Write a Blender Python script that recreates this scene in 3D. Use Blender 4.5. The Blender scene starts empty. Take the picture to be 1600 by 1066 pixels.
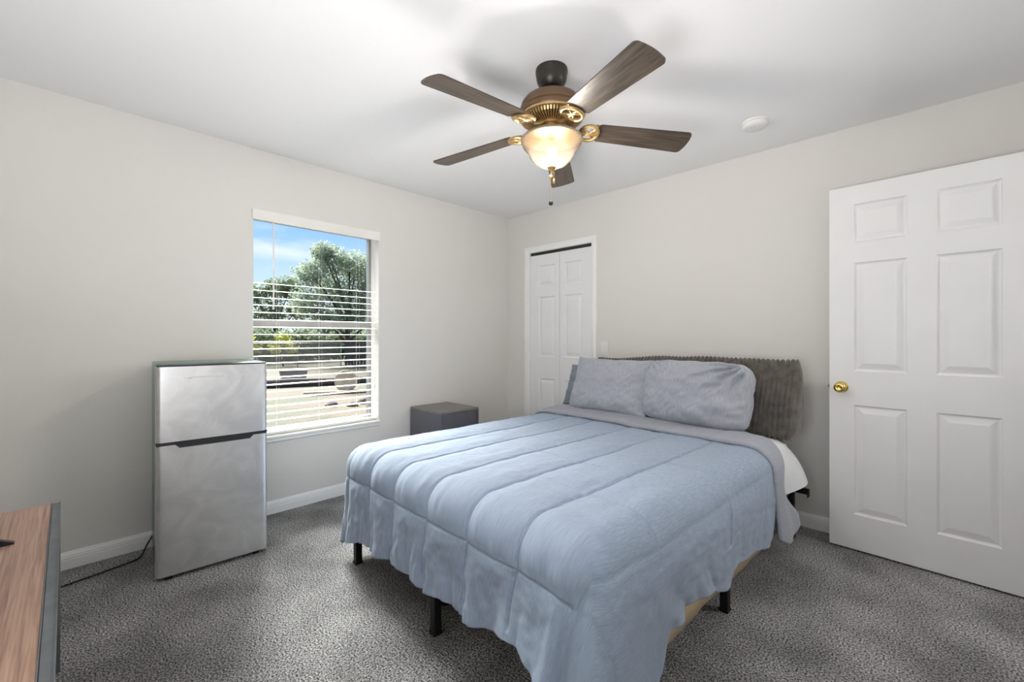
import bpy, bmesh, math, random
from mathutils import Vector, Matrix, noise
PI = math.pi
random.seed(7)
S = bpy.context.scene
COL = S.collection

# ---------------------------------------------------------------- camera
cam_d = bpy.data.cameras.new('camera')
cam_d.sensor_width = 36.0
cam_d.lens = 672.82 / 1600 * 36.0
cam_d.shift_y = -6.2 / 1600
cam_d.clip_start = 0.02
cam_d.clip_end = 400
cam = bpy.data.objects.new('camera', cam_d)
COL.objects.link(cam)
cam.location = (3.19487, -3.24174, 1.19504)
cam.rotation_euler = (PI / 2, 0, 0.767849)
S.camera = cam

# ---------------------------------------------------------------- exposure, sky, sun, large lights
S.view_settings.view_transform = 'Standard'
S.view_settings.look = 'None'
S.view_settings.gamma = 1.0
S.view_settings.use_curve_mapping = False
S.view_settings.exposure = 0.55


def lin(c):
    return tuple(((x / 255) / 12.92 if x / 255 <= 0.04045 else ((x / 255 + 0.055) / 1.055) ** 2.4) for x in c)


world = bpy.data.worlds.new('sky')
S.world = world
world.use_nodes = True
wn = world.node_tree
wn.nodes.clear()
wo = wn.nodes.new('ShaderNodeOutputWorld')
wb = wn.nodes.new('ShaderNodeBackground')
wtc = wn.nodes.new('ShaderNodeTexCoord')
wsep = wn.nodes.new('ShaderNodeSeparateXYZ')
wramp = wn.nodes.new('ShaderNodeValToRGB')
wel = wramp.color_ramp.elements
wel[0].position = 0.0
wel[0].color = (*lin((226, 238, 250)), 1)
wel[1].position = 0.9
wel[1].color = (*lin((190, 204, 226)), 1)
e = wel.new(0.13)
e.color = (*lin((196, 222, 252)), 1)
e = wel.new(0.27)
e.color = (*lin((120, 182, 250)), 1)
wmap = wn.nodes.new('ShaderNodeMapping')
wmap.inputs['Scale'].default_value = (2.2, 2.2, 9.0)
wnoi = wn.nodes.new('ShaderNodeTexNoise')
wnoi.inputs['Scale'].default_value = 2.4
wnoi.inputs['Detail'].default_value = 6
wcr = wn.nodes.new('ShaderNodeValToRGB')
wcr.color_ramp.elements[0].position = 0.48
wcr.color_ramp.elements[1].position = 0.80
wmix = wn.nodes.new('ShaderNodeMix')
wmix.data_type = 'RGBA'
wmix.inputs[7].default_value = (*lin((236, 243, 252)), 1)
L = wn.links.new
L(wtc.outputs['Generated'], wsep.inputs[0])
L(wsep.outputs['Z'], wramp.inputs[0])
L(wtc.outputs['Generated'], wmap.inputs[0])
L(wmap.outputs[0], wnoi.inputs[0])
L(wnoi.outputs[0], wcr.inputs[0])
L(wcr.outputs[0], wmix.inputs[0])
L(wramp.outputs[0], wmix.inputs[6])
L(wmix.outputs[2], wb.inputs[0])
L(wb.outputs[0], wo.inputs[0])
wb.inputs[1].default_value = 0.83

sun_d = bpy.data.lights.new('hazy_sun', 'SUN')
sun_d.energy = 20.0
sun_d.angle = math.radians(38)
sun_d.color = (1.0, 0.97, 0.92)
sun = bpy.data.objects.new('hazy_sun', sun_d)
COL.objects.link(sun)
sun.rotation_euler = Vector((0.62, -0.03, -0.54)).to_track_quat('-Z', 'Y').to_euler()


def area(name, loc, aim, sx, sy, energy, color=(1, 1, 1)):
    d = bpy.data.lights.new(name, 'AREA')
    d.shape = 'RECTANGLE'
    d.size = sx
    d.size_y = sy
    d.energy = energy
    d.color = color
    o = bpy.data.objects.new(name, d)
    COL.objects.link(o)
    o.location = loc
    o.rotation_euler = (Vector(aim) - Vector(loc)).to_track_quat('-Z', 'Y').to_euler()
    return o


# photographer's bounced flash: behind and above the camera, turned up to the ceiling
area('bounce_flash', (2.75, -3.45, 0.95), (2.45, -2.95, 2.44), 0.5, 0.5, 21, (0.98, 0.985, 1.0))
area('added_hall_fill', (4.40, -0.28, 1.70), (0.0, -3.0, 0.55), 0.5, 0.5, 10, (1.0, 0.98, 0.95))  # added fill through the doorway to brighten the left wall; no real hall lamp


# ---------------------------------------------------------------- material helpers
def new_mat(name):
    m = bpy.data.materials.new(name)
    m.use_nodes = True
    n = m.node_tree
    b = n.nodes['Principled BSDF']
    return m, n, b


def P(b, **k):
    for a, v in k.items():
        b.inputs[a.replace('_', ' ')].default_value = v


def mat(name, c, rough=0.5, metal=0.0, c2=None, scale=8.0, stretch=(1, 1, 1), detail=4, lo=0.35, hi=0.65,
        bump=0.0, bscale=60.0, bdist=0.01, coord='Object', bstretch=None, spec=None, rvar=0.0):
    m, n, b = new_mat(name)
    P(b, Roughness=rough, Metallic=metal)
    if spec is not None:
        b.inputs['Specular IOR Level'].default_value = spec
    b.inputs['Base Color'].default_value = (*lin(c), 1)
    tc = n.nodes.new('ShaderNodeTexCoord')
    if c2 is not None:
        mp = n.nodes.new('ShaderNodeMapping')
        mp.inputs['Scale'].default_value = stretch
        nz = n.nodes.new('ShaderNodeTexNoise')
        nz.inputs['Scale'].default_value = scale
        nz.inputs['Detail'].default_value = detail
        rp = n.nodes.new('ShaderNodeValToRGB')
        rp.color_ramp.elements[0].position = lo
        rp.color_ramp.elements[0].color = (*lin(c), 1)
        rp.color_ramp.elements[1].position = hi
        rp.color_ramp.elements[1].color = (*lin(c2), 1)
        n.links.new(tc.outputs[coord], mp.inputs[0])
        n.links.new(mp.outputs[0], nz.inputs[0])
        n.links.new(nz.outputs[0], rp.inputs[0])
        n.links.new(rp.outputs[0], b.inputs['Base Color'])
        if rvar:
            mr = n.nodes.new('ShaderNodeMapRange')
            mr.inputs[1].default_value = lo
            mr.inputs[2].default_value = hi
            mr.inputs[3].default_value = rough
            mr.inputs[4].default_value = rough + rvar
            n.links.new(nz.outputs[0], mr.inputs[0])
            n.links.new(mr.outputs[0], b.inputs['Roughness'])
    if bump:
        mp2 = n.nodes.new('ShaderNodeMapping')
        mp2.inputs['Scale'].default_value = bstretch or (1, 1, 1)
        nb = n.nodes.new('ShaderNodeTexNoise')
        nb.inputs['Scale'].default_value = bscale
        nb.inputs['Detail'].default_value = 4
        bp = n.nodes.new('ShaderNodeBump')
        bp.inputs['Strength'].default_value = bump
        bp.inputs['Distance'].default_value = bdist
        n.links.new(tc.outputs[coord], mp2.inputs[0])
        n.links.new(mp2.outputs[0], nb.inputs[0])
        n.links.new(nb.outputs[0], bp.inputs['Height'])
        n.links.new(bp.outputs[0], b.inputs['Normal'])
    return m


M = {}
M['wall'] = mat('wall_paint', (224, 222, 217), 0.72, c2=(226, 224, 220), scale=1.5, bump=0.12, bscale=90, bdist=0.004)
M['ceil'] = mat('ceiling_paint', (245, 245, 247), 0.6, c2=(247, 247, 248), scale=1.2, bump=0.10, bscale=45, bdist=0.005)
M['trim'] = mat('white_trim_paint', (244, 244, 243), 0.38, c2=(242, 242, 241), scale=5)
M['door'] = mat('white_door_paint', (238, 238, 239), 0.42, c2=(236, 236, 237), scale=6, bump=0.10, bscale=40, bdist=0.003, bstretch=(14, 14, 0.8))
M['frame'] = mat('grey_window_aluminium', (150, 150, 150), 0.45, 0.3, c2=(140, 140, 140), scale=6)
M['vinyl'] = mat('blind_white', (240, 238, 233), 0.45, c2=(236, 234, 229), scale=6)
M['black'] = mat('black_metal', (24, 24, 26), 0.5, 0.3, c2=(32, 32, 34), scale=20)
M['cable'] = mat('black_rubber', (18, 18, 19), 0.6, c2=(24, 24, 25), scale=20)
M['dark'] = mat('charcoal_plastic', (34, 36, 39), 0.42, c2=(40, 42, 45), scale=12)
M['bronze'] = mat('aged_bronze', (104, 82, 64), 0.36, 0.6, c2=(124, 98, 74), scale=9, detail=6, rvar=0.12)
M['canopy'] = mat('dark_bronze', (52, 48, 44), 0.38, 0.5, c2=(64, 58, 52), scale=9)
M['brass'] = mat('antique_brass', (176, 146, 98), 0.36, 0.75, c2=(200, 172, 124), scale=14, rvar=0.1)
M['gold'] = mat('polished_brass', (214, 184, 104), 0.14, 1.0, c2=(222, 194, 116), scale=10)
M['nickel'] = mat('satin_nickel', (190, 188, 184), 0.3, 0.9, c2=(180, 178, 174), scale=10)
M['blade'] = mat('weathered_walnut', (60, 52, 45), 0.38, c2=(98, 84, 70), scale=5, stretch=(1.2, 14, 14), detail=8, lo=0.42, hi=0.72, bump=0.12, bscale=12, bdist=0.002, bstretch=(1, 12, 12))
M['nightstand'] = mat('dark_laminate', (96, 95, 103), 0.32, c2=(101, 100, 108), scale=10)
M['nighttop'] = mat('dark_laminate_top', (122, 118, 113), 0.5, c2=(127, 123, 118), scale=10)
M['sheet'] = mat('white_sheet', (228, 230, 233), 0.85, c2=(221, 224, 228), scale=7, bump=0.2, bscale=30, bdist=0.006)
M['mattress'] = mat('tan_mattress_fabric', (206, 186, 152), 0.85, c2=(196, 176, 142), scale=30, bump=0.2, bscale=120, bdist=0.002)
M['plastic'] = mat('white_plastic', (234, 234, 232), 0.4, c2=(231, 231, 229), scale=6)
M['bark'] = mat('tree_bark', (96, 84, 72), 0.9, c2=(66, 56, 48), scale=9, bump=0.6, bscale=18, bdist=0.05)
M['post'] = mat('galvanised_steel', (172, 162, 148), 0.5, 0.4, c2=(150, 142, 130), scale=14)
M['planks'] = mat('grey_weathered_wood', (92, 84, 76), 0.85, c2=(68, 62, 57), scale=8, stretch=(1, 1, 6), detail=6)
M['concrete'] = mat('pale_concrete', (182, 166, 146), 0.9, c2=(158, 142, 124), scale=10, detail=6)
M['tarp'] = mat('grey_plastic_bin', (140, 134, 128), 0.6, c2=(130, 124, 119), scale=6)
M['log'] = mat('dark_timber', (84, 74, 68), 0.9, c2=(62, 55, 51), scale=12, stretch=(1, 6, 6))
M['lettering'] = mat('white_lettering', (236, 238, 240), 0.7, c2=(226, 228, 230), scale=40)
M['screen'] = mat('black_glass', (10, 10, 12), 0.12, c2=(12, 12, 14), scale=4)
M['stucco'] = mat('exterior_stucco', (205, 196, 182), 0.9, c2=(196, 186, 172), scale=18, bump=0.3, bscale=60)

# fabric with heathered streaks running along the cloth's V direction
def heather(name, a, b_, c_, su=260, sv=9, coord='UV', bump=0.25):
    m, n, b = new_mat(name)
    P(b, Roughness=0.88)
    b.inputs['Sheen Weight'].default_value = 0.15
    tc = n.nodes.new('ShaderNodeTexCoord')
    mp = n.nodes.new('ShaderNodeMapping')
    mp.inputs['Scale'].default_value = (su, sv, su if coord == 'Object' else 1)
    nz = n.nodes.new('ShaderNodeTexNoise')
    nz.inputs['Scale'].default_value = 1.0
    nz.inputs['Detail'].default_value = 3
    nz.inputs['Roughness'].default_value = 0.6
    rp = n.nodes.new('ShaderNodeValToRGB')
    el = rp.color_ramp.elements
    el[0].position = 0.30
    el[0].color = (*lin(a), 1)
    el[1].position = 0.72
    el[1].color = (*lin(c_), 1)
    q = el.new(0.5)
    q.color = (*lin(b_), 1)
    bp = n.nodes.new('ShaderNodeBump')
    bp.inputs['Strength'].default_value = bump
    bp.inputs['Distance'].default_value = 0.003
    lk = n.links.new
    lk(tc.outputs[coord], mp.inputs[0])
    lk(mp.outputs[0], nz.inputs[0])
    lk(nz.outputs[0], rp.inputs[0])
    lk(rp.outputs[0], b.inputs['Base Color'])
    lk(nz.outputs[0], bp.inputs['Height'])
    lk(bp.outputs[0], b.inputs['Normal'])
    return m


M['comforter'] = heather('blue_grey_heathered_cotton', (138, 153, 174), (148, 163, 184), (160, 174, 194), 300, 26, bump=0.12)
M['reverse'] = heather('plain_grey_cotton', (150, 154, 164), (158, 162, 172), (166, 170, 180), 300, 12)
M['pillowcase'] = heather('grey_heathered_pillowcase', (150, 154, 163), (163, 167, 176), (177, 181, 189), 260, 26, bump=0.12)
M['pillow_dark'] = heather('slate_heathered_pillowcase', (112, 119, 131), (124, 131, 143), (137, 143, 154), 260, 26, bump=0.12)
M['plush'] = mat('grey_brown_corduroy_plush', (78, 73, 68), 0.95, c2=(103, 97, 90), scale=26, detail=6, bump=0.5, bscale=240, bdist=0.004)
M['plush'].node_tree.nodes['Principled BSDF'].inputs['Sheen Weight'].default_value = 0.4

# carpet
def carpet():
    m, n, b = new_mat('grey_carpet_pile')
    P(b, Roughness=0.97)
    b.inputs['Specular IOR Level'].default_value = 0.1
    lk = n.links.new
    tc = n.nodes.new('ShaderNodeTexCoord')
    a = n.nodes.new('ShaderNodeTexNoise')
    a.inputs['Scale'].default_value = 150
    a.inputs['Detail'].default_value = 3
    v = n.nodes.new('ShaderNodeTexVoronoi')
    v.inputs['Scale'].default_value = 160
    big = n.nodes.new('ShaderNodeTexNoise')
    big.inputs['Scale'].default_value = 3.2
    big.inputs['Detail'].default_value = 5
    mid = n.nodes.new('ShaderNodeTexNoise')
    mid.inputs['Scale'].default_value = 55
    mid.inputs['Detail'].default_value = 4
    rp = n.nodes.new('ShaderNodeValToRGB')
    el = rp.color_ramp.elements
    el[0].position = 0.37
    el[0].color = (*lin((78, 78, 79)), 1)
    el[1].position = 0.63
    el[1].color = (*lin((222, 221, 220)), 1)
    rb = n.nodes.new('ShaderNodeValToRGB')
    rb.color_ramp.elements[0].position = 0.36
    rb.color_ramp.elements[0].color = (0.62, 0.62, 0.62, 1)
    rb.color_ramp.elements[1].position = 0.62
    rb.color_ramp.elements[1].color = (1, 1, 1, 1)
    mu = n.nodes.new('ShaderNodeMix')
    mu.data_type = 'RGBA'
    mu.blend_type = 'MULTIPLY'
    mu.inputs[0].default_value = 1.0
    ad = n.nodes.new('ShaderNodeMath')
    ad.operation = 'MULTIPLY_ADD'
    ad.inputs[1].default_value = 0.5
    ad2 = n.nodes.new('ShaderNodeMath')
    ad2.operation = 'MULTIPLY_ADD'
    ad2.inputs[1].default_value = 0.9
    bp = n.nodes.new('ShaderNodeBump')
    bp.inputs['Strength'].default_value = 1.0
    bp.inputs['Distance'].default_value = 0.012
    for t in (a, v, big, mid):
        lk(tc.outputs['Object'], t.inputs['Vector'])
    lk(a.outputs[0], rp.inputs[0])
    lk(big.outputs[0], rb.inputs[0])
    lk(rp.outputs[0], mu.inputs[6])
    lk(rb.outputs[0], mu.inputs[7])
    lk(mu.outputs[2], b.inputs['Base Color'])
    lk(v.outputs['Distance'], ad.inputs[0])
    lk(a.outputs[0], ad.inputs[2])
    lk(mid.outputs[0], ad2.inputs[0])
    lk(ad.outputs[0], ad2.inputs[2])
    lk(ad2.outputs[0], bp.inputs['Height'])
    lk(bp.outputs[0], b.inputs['Normal'])
    return m


M['carpet'] = carpet()

# brushed stainless with cloudy wipe marks
def stainless():
    m, n, b = new_mat('brushed_stainless_steel')
    P(b, Metallic=0.85, Roughness=0.40)
    lk = n.links.new
    tc = n.nodes.new('ShaderNodeTexCoord')
    w = n.nodes.new('ShaderNodeTexNoise')
    w.inputs['Scale'].default_value = 5.5
    w.inputs['Detail'].default_value = 3
    w.inputs['Distortion'].default_value = 2.6
    rp = n.nodes.new('ShaderNodeValToRGB')
    rp.color_ramp.elements[0].position = 0.40
    rp.color_ramp.elements[0].color = (*lin((208, 208, 209)), 1)
    rp.color_ramp.elements[1].position = 0.72
    rp.color_ramp.elements[1].color = (*lin((222, 222, 223)), 1)
    mr = n.nodes.new('ShaderNodeMapRange')
    mr.inputs[1].default_value = 0.40
    mr.inputs[2].default_value = 0.70
    mr.inputs[3].default_value = 0.40
    mr.inputs[4].default_value = 0.48
    mp = n.nodes.new('ShaderNodeMapping')
    mp.inputs['Scale'].default_value = (6, 6, 900)
    br = n.nodes.new('ShaderNodeTexNoise')
    br.inputs['Scale'].default_value = 1.0
    bp = n.nodes.new('ShaderNodeBump')
    bp.inputs['Strength'].default_value = 0.05
    bp.inputs['Distance'].default_value = 0.001
    lk(tc.outputs['Object'], w.inputs['Vector'])
    lk(w.outputs[0], rp.inputs[0])
    lk(rp.outputs[0], b.inputs['Base Color'])
    lk(w.outputs[0], mr.inputs[0])
    lk(mr.outputs[0], b.inputs['Roughness'])
    lk(tc.outputs['Object'], mp.inputs[0])
    lk(mp.outputs[0], br.inputs[0])
    lk(br.outputs[0], bp.inputs['Height'])
    lk(bp.outputs[0], b.inputs['Normal'])
    return m


M['steel'] = stainless()
M['cabinet'] = mat('teal_grey_enamel', (78, 116, 104), 0.24, 0.25, c2=(84, 121, 110), scale=3)

# wood grain plank top
def woodtop():
    m, n, b = new_mat('rustic_wood_top')
    P(b, Roughness=0.34)
    lk = n.links.new
    tc = n.nodes.new('ShaderNodeTexCoord')
    mp = n.nodes.new('ShaderNodeMapping')
    mp.inputs['Scale'].default_value = (2.2, 75, 8)
    nz = n.nodes.new('ShaderNodeTexNoise')
    nz.inputs['Scale'].default_value = 2.2
    nz.inputs['Detail'].default_value = 9
    nz.inputs['Distortion'].default_value = 0.5
    rp = n.nodes.new('ShaderNodeValToRGB')
    el = rp.color_ramp.elements
    el[0].position = 0.25
    el[0].color = (*lin((134, 100, 84)), 1)
    el[1].position = 0.78
    el[1].color = (*lin((206, 174, 152)), 1)
    q = el.new(0.5)
    q.color = (*lin((178, 142, 122)), 1)
    bp = n.nodes.new('ShaderNodeBump')
    bp.inputs['Strength'].default_value = 0.12
    bp.inputs['Distance'].default_value = 0.002
    lk(tc.outputs['Object'], mp.inputs[0])
    lk(mp.outputs[0], nz.inputs[0])
    lk(nz.outputs[0], rp.inputs[0])
    lk(rp.outputs[0], b.inputs['Base Color'])
    lk(nz.outputs[0], bp.inputs['Height'])
    lk(bp.outputs[0], b.inputs['Normal'])
    return m


M['wood'] = woodtop()


def glassmat():
    m, n, b = new_mat('window_glass')
    n.nodes.remove(b)
    out = n.nodes['Material Output']
    t = n.nodes.new('ShaderNodeBsdfTransparent')
    g = n.nodes.new('ShaderNodeBsdfGlossy')
    g.inputs['Roughness'].default_value = 0.02
    f = n.nodes.new('ShaderNodeFresnel')
    f.inputs['IOR'].default_value = 1.03
    mx = n.nodes.new('ShaderNodeMixShader')
    t.inputs[0].default_value = (0.96, 0.98, 0.98, 1)
    n.links.new(f.outputs[0], mx.inputs[0])
    n.links.new(t.outputs[0], mx.inputs[1])
    n.links.new(g.outputs[0], mx.inputs[2])
    n.links.new(mx.outputs[0], out.inputs[0])
    return m


M['glass'] = glassmat()


def bowlmat():
    m, n, b = new_mat('frosted_alabaster_glass')
    n.nodes.remove(b)
    out = n.nodes['Material Output']
    t = n.nodes.new('ShaderNodeBsdfTransparent')
    t.inputs[0].default_value = (1.0, 0.96, 0.9, 1)
    tl = n.nodes.new('ShaderNodeBsdfTranslucent')
    tl.inputs[0].default_value = (0.026, 0.0232, 0.020, 1)
    m2 = n.nodes.new('ShaderNodeMixShader')
    m2.inputs[0].default_value = 0.74
    lk = n.links.new
    lk(t.outputs[0], m2.inputs[1])
    lk(tl.outputs[0], m2.inputs[2])
    lk(m2.outputs[0], out.inputs[0])
    return m


M['bowl'] = bowlmat()
bm_, bn_, bb_ = new_mat('glowing_bulb')
bb_.inputs['Emission Color'].default_value = (1.0, 0.80, 0.52, 1)
bb_.inputs['Emission Strength'].default_value = 1.6
M['bulb'] = bm_


def leafmat(name, a, b_, tr=0.35):
    m, n, b = new_mat(name)
    P(b, Roughness=0.55)
    out = n.nodes['Material Output']
    oi = n.nodes.new('ShaderNodeTexCoord')
    nz = n.nodes.new('ShaderNodeTexNoise')
    nz.inputs['Scale'].default_value = 2.3
    nz.inputs['Detail'].default_value = 5
    rp = n.nodes.new('ShaderNodeValToRGB')
    rp.color_ramp.elements[0].position = 0.35
    rp.color_ramp.elements[0].color = (*lin(a), 1)
    rp.color_ramp.elements[1].position = 0.68
    rp.color_ramp.elements[1].color = (*lin(b_), 1)
    tl = n.nodes.new('ShaderNodeBsdfTranslucent')
    mx = n.nodes.new('ShaderNodeMixShader')
    mx.inputs[0].default_value = tr
    lk = n.links.new
    lk(oi.outputs['Object'], nz.inputs['Vector'])
    lk(nz.outputs[0], rp.inputs[0])
    lk(rp.outputs[0], b.inputs['Base Color'])
    lk(rp.outputs[0], tl.inputs[0])
    lk(b.outputs[0], mx.inputs[1])
    lk(tl.outputs[0], mx.inputs[2])
    lk(mx.outputs[0], out.inputs[0])
    return m


M['leaf'] = leafmat('grey_green_leaves', (118, 132, 112), (156, 166, 140), 0.45)
M['leaf2'] = leafmat('deep_green_leaves', (92, 106, 82), (128, 140, 104), 0.4)
M['leaf3'] = leafmat('yellow_green_leaves', (128, 140, 48), (176, 176, 78))
M['grass'] = mat('patchy_dry_grass', (52, 54, 30), 0.95, c2=(76, 62, 45), scale=0.9, detail=10, lo=0.4, hi=0.62, bump=0.5, bscale=9, bdist=0.1)

# ---------------------------------------------------------------- mesh helpers


def obj(name, bm, m, parent=None, smooth=False, loc=None, rot=None, sharp=None):
    bmesh.ops.recalc_face_normals(bm, faces=bm.faces[:]) if len(bm.faces) < 20000 else None
    me = bpy.data.meshes.new(name)
    bm.to_mesh(me)
    bm.free()
    for mm in (m if isinstance(m, (list, tuple)) else [m]):
        me.materials.append(mm)
    if smooth:
        me.polygons.foreach_set('use_smooth', [True] * len(me.polygons))
        if sharp:
            me.set_sharp_from_angle(angle=math.radians(sharp))
    o = bpy.data.objects.new(name, me)
    COL.objects.link(o)
    if parent:
        o.parent = parent
    if loc:
        o.location = loc
    if rot:
        o.rotation_euler = rot
    return o


def thing(name, label, cat, loc=(0, 0, 0), rz=0, group=None):
    o = bpy.data.objects.new(name, None)
    o.empty_display_size = 0.1
    COL.objects.link(o)
    o.location = loc
    o.rotation_euler = (0, 0, rz)
    return tag(o, label, cat, group)


def tag(o, label, cat, group=None, kind=None):
    o['label'] = label
    o['category'] = cat
    if group:
        o['group'] = group
    if kind:
        o['kind'] = kind
    return o


def struct(o):
    o['kind'] = 'structure'
    return o


def box(bm, x0, x1, y0, y1, z0, z1, bev=0.0, seg=2, M4=None):
    r = bmesh.ops.create_cube(bm, size=1.0)
    vs = r['verts']
    bmesh.ops.scale(bm, vec=(x1 - x0, y1 - y0, z1 - z0), verts=vs)
    bmesh.ops.translate(bm, vec=((x0 + x1) / 2, (y0 + y1) / 2, (z0 + z1) / 2), verts=vs)
    if bev > 0:
        es = list({e for v in vs for e in v.link_edges})
        rr = bmesh.ops.bevel(bm, geom=es, offset=bev, segments=seg, affect='EDGES', profile=0.5)
        vs = list({v for f in rr['faces'] for v in f.verts} | {v for v in vs if v.is_valid})
    if M4 is not None:
        bmesh.ops.transform(bm, matrix=M4, verts=[v for v in vs if v.is_valid])
    return bm


def lathe(bm, prof, seg=40, c=(0, 0, 0), cap=False):
    rings = []
    for r, z in prof:
        if r < 1e-5:
            rings.append([bm.verts.new((c[0], c[1], c[2] + z))])
        else:
            rings.append([bm.verts.new((c[0] + r * math.cos(2 * PI * i / seg), c[1] + r * math.sin(2 * PI * i / seg), c[2] + z)) for i in range(seg)])
    for a, b in zip(rings, rings[1:]):
        for i in range(seg):
            j = (i + 1) % seg
            if len(a) == 1 and len(b) == 1:
                continue
            if len(a) == 1:
                bm.faces.new((a[0], b[i], b[j]))
            elif len(b) == 1:
                bm.faces.new((a[i], b[0], a[j]))
            else:
                bm.faces.new((a[i], b[i], b[j], a[j]))
    return bm


def tube(bm, pts, r, seg=8, closed=False, caps=True):
    pts = [Vector(p) for p in pts]
    n = len(pts)
    rings = []
    up = Vector((0, 0, 1))
    for i, p in enumerate(pts):
        if closed:
            d = pts[(i + 1) % n] - pts[i - 1]
        else:
            d = pts[min(i + 1, n - 1)] - pts[max(i - 1, 0)]
        d.normalize()
        a = d.cross(up)
        if a.length < 1e-3:
            a = d.cross(Vector((1, 0, 0)))
        a.normalize()
        b = d.cross(a)
        rr = r[i] if isinstance(r, (list, tuple)) else r
        rings.append([bm.verts.new(p + a * rr * math.cos(2 * PI * k / seg) + b * rr * math.sin(2 * PI * k / seg)) for k in range(seg)])
    rng = range(n) if closed else range(n - 1)
    for i in rng:
        A, B = rings[i], rings[(i + 1) % n]
        for k in range(seg):
            bm.faces.new((A[k], A[(k + 1) % seg], B[(k + 1) % seg], B[k]))
    if caps and not closed:
        bm.faces.new(rings[0])
        bm.faces.new(rings[-1])
    return bm


def prism(bm, poly, axis, a, b):
    """closed 2-D polygon extruded along an axis: x -> poly (y,z); y -> poly (x,z); z -> poly (x,y)"""
    def mk(p, t):
        return {'x': (t, p[0], p[1]), 'y': (p[0], t, p[1]), 'z': (p[0], p[1], t)}[axis]
    A = [bm.verts.new(mk(p, a)) for p in poly]
    B = [bm.verts.new(mk(p, b)) for p in poly]
    n = len(poly)
    for i in range(n):
        bm.faces.new((A[i], A[(i + 1) % n], B[(i + 1) % n], B[i]))
    bm.faces.new(A)
    bm.faces.new(B)
    return bm


def grid_mesh(rows, uv=None):
    """rows: list of lists of Vector -> bmesh with optional uv per vertex"""
    bm = bmesh.new()
    V = [[bm.verts.new(p) for p in r] for r in rows]
    lay = bm.loops.layers.uv.new('UVMap') if uv else None
    for i in range(len(V) - 1):
        for j in range(len(V[0]) - 1):
            idx = ((i, j), (i, j + 1), (i + 1, j + 1), (i + 1, j))
            f = bm.faces.new([V[a][b] for a, b in idx])
            if uv:
                for l, (a, b) in zip(f.loops, idx):
                    l[lay].uv = uv[a][b]
    return bm


def B():
    return bmesh.new()


def sm(x):
    x = max(0.0, min(1.0, x))
    return x * x * (3 - 2 * x)


def nz(x, y, z=0.0):
    return noise.noise(Vector((x, y, z)))


# ================================================================ ROOM SHELL
XR, YF, H = 3.62, -3.72, 2.44     # right wall, front wall, ceiling height
WY0, WY1, WZ0, WZ1 = -2.385, -1.485, 0.515, 2.035   # window opening in the left wall

bm = B()
box(bm, 0, 4.85, -3.9, 0.0, -0.12, 0.0)
struct(obj('floor', bm, M['carpet']))
bm = B()
box(bm, -0.45, 4.9, -3.95, 0.75, H, H + 0.2)
struct(obj('ceiling', bm, M['ceil']))

bm = B()
box(bm, -0.17, 0, -3.9, WY0, -0.35, H)
box(bm, -0.17, 0, WY1, 0.0, -0.35, H)
box(bm, -0.17, 0, WY0, WY1, -0.35, WZ0)
box(bm, -0.17, 0, WY0, WY1, WZ1, H)
struct(obj('wall_left', bm, M['wall']))

CX0, CX1, CZ = 0.305, 1.052, 2.035
bm = B()
box(bm, -0.17, CX0, 0, 0.12, -0.12, H)
box(bm, CX1, XR + 0.12, 0, 0.12, -0.12, H)
box(bm, CX0, CX1, 0, 0.12, CZ, H)
struct(obj('wall_back', bm, M['wall']))

DY0, DY1, DZ = -1.02, -0.20, 2.06
bm = B()
box(bm, XR, XR + 0.12, -3.9, DY0, -0.12, H)
box(bm, XR, XR + 0.12, DY1, 0.0, -0.12, H)
box(bm, XR, XR + 0.12, DY0, DY1, DZ, H)
struct(obj('wall_right', bm, M['wall']))
bm = B()
box(bm, -0.17, XR + 0.12, YF - 0.12, YF, -0.12, H)
struct(obj('wall_front', bm, M['wall']))
bm = B()
box(bm, 4.75, 4.87, -3.9, 0.12, -0.12, H)
box(bm, XR + 0.12, 4.75, 0.0, 0.12, -0.12, H)
box(bm, XR + 0.12, 4.75, YF - 0.12, YF, -0.12, H)
struct(obj('wall_hall', bm, M['wall']))
# closet interior behind the bifold door
bm = B()
box(bm, CX0 - 0.1, CX1 + 0.1, 0.66, 0.72, -0.1, H)
box(bm, CX0 - 0.16, CX0 - 0.1, 0.12, 0.72, -0.1, H)
box(bm, CX1 + 0.1, CX1 + 0.16, 0.12, 0.72, -0.1, H)
box(bm, CX0 - 0.1, CX1 + 0.1, 0.0, 0.66, -0.1, 0.0)
struct(obj('wall_closet', bm, M['wall']))

# baseboards
BP = [(0, 0), (0.014, 0), (0.014, 0.045), (0.012, 0.052), (0.0135, 0.056), (0.011, 0.064), (0.0115, 0.068), (0.006, 0.080), (0.004, 0.086), (0, 0.087)]
bm = B()
prism(bm, [(d, z) for d, z in BP], 'y', YF, 0.0)
struct(obj('baseboard_left', bm, M['trim']))
bm = B()
prism(bm, [(-d, z) for d, z in BP], 'x', 0.014, CX0 - 0.062)
prism(bm, [(-d, z) for d, z in BP], 'x', CX1 + 0.050, XR)
struct(obj('baseboard_back', bm, M['trim']))
bm = B()
prism(bm, [(XR - d, z) for d, z in BP], 'y', YF, DY0 - 0.06)
struct(obj('baseboard_right', bm, M['trim']))
bm = B()
prism(bm, [(YF + d, z) for d, z in BP], 'x', 0.014, XR - 0.014)
struct(obj('baseboard_front', bm, M['trim']))

# doorway casing (right wall)
bm = B()
for a, b in ((DY0 - 0.06, DY0), (DY1, DY1 + 0.06)):
    box(bm, XR - 0.016, XR, a, b, 0, DZ, 0.004)
box(bm, XR - 0.016, XR, DY0 - 0.06, DY1 + 0.06, DZ, DZ + 0.06, 0.004)
struct(obj('trim_2', bm, M['trim']))

# closet casing
def casing(bm, x0, x1, z0, z1, side):
    box(bm, x0, x1, -0.014, 0, z0, z1, 0.004)


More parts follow.
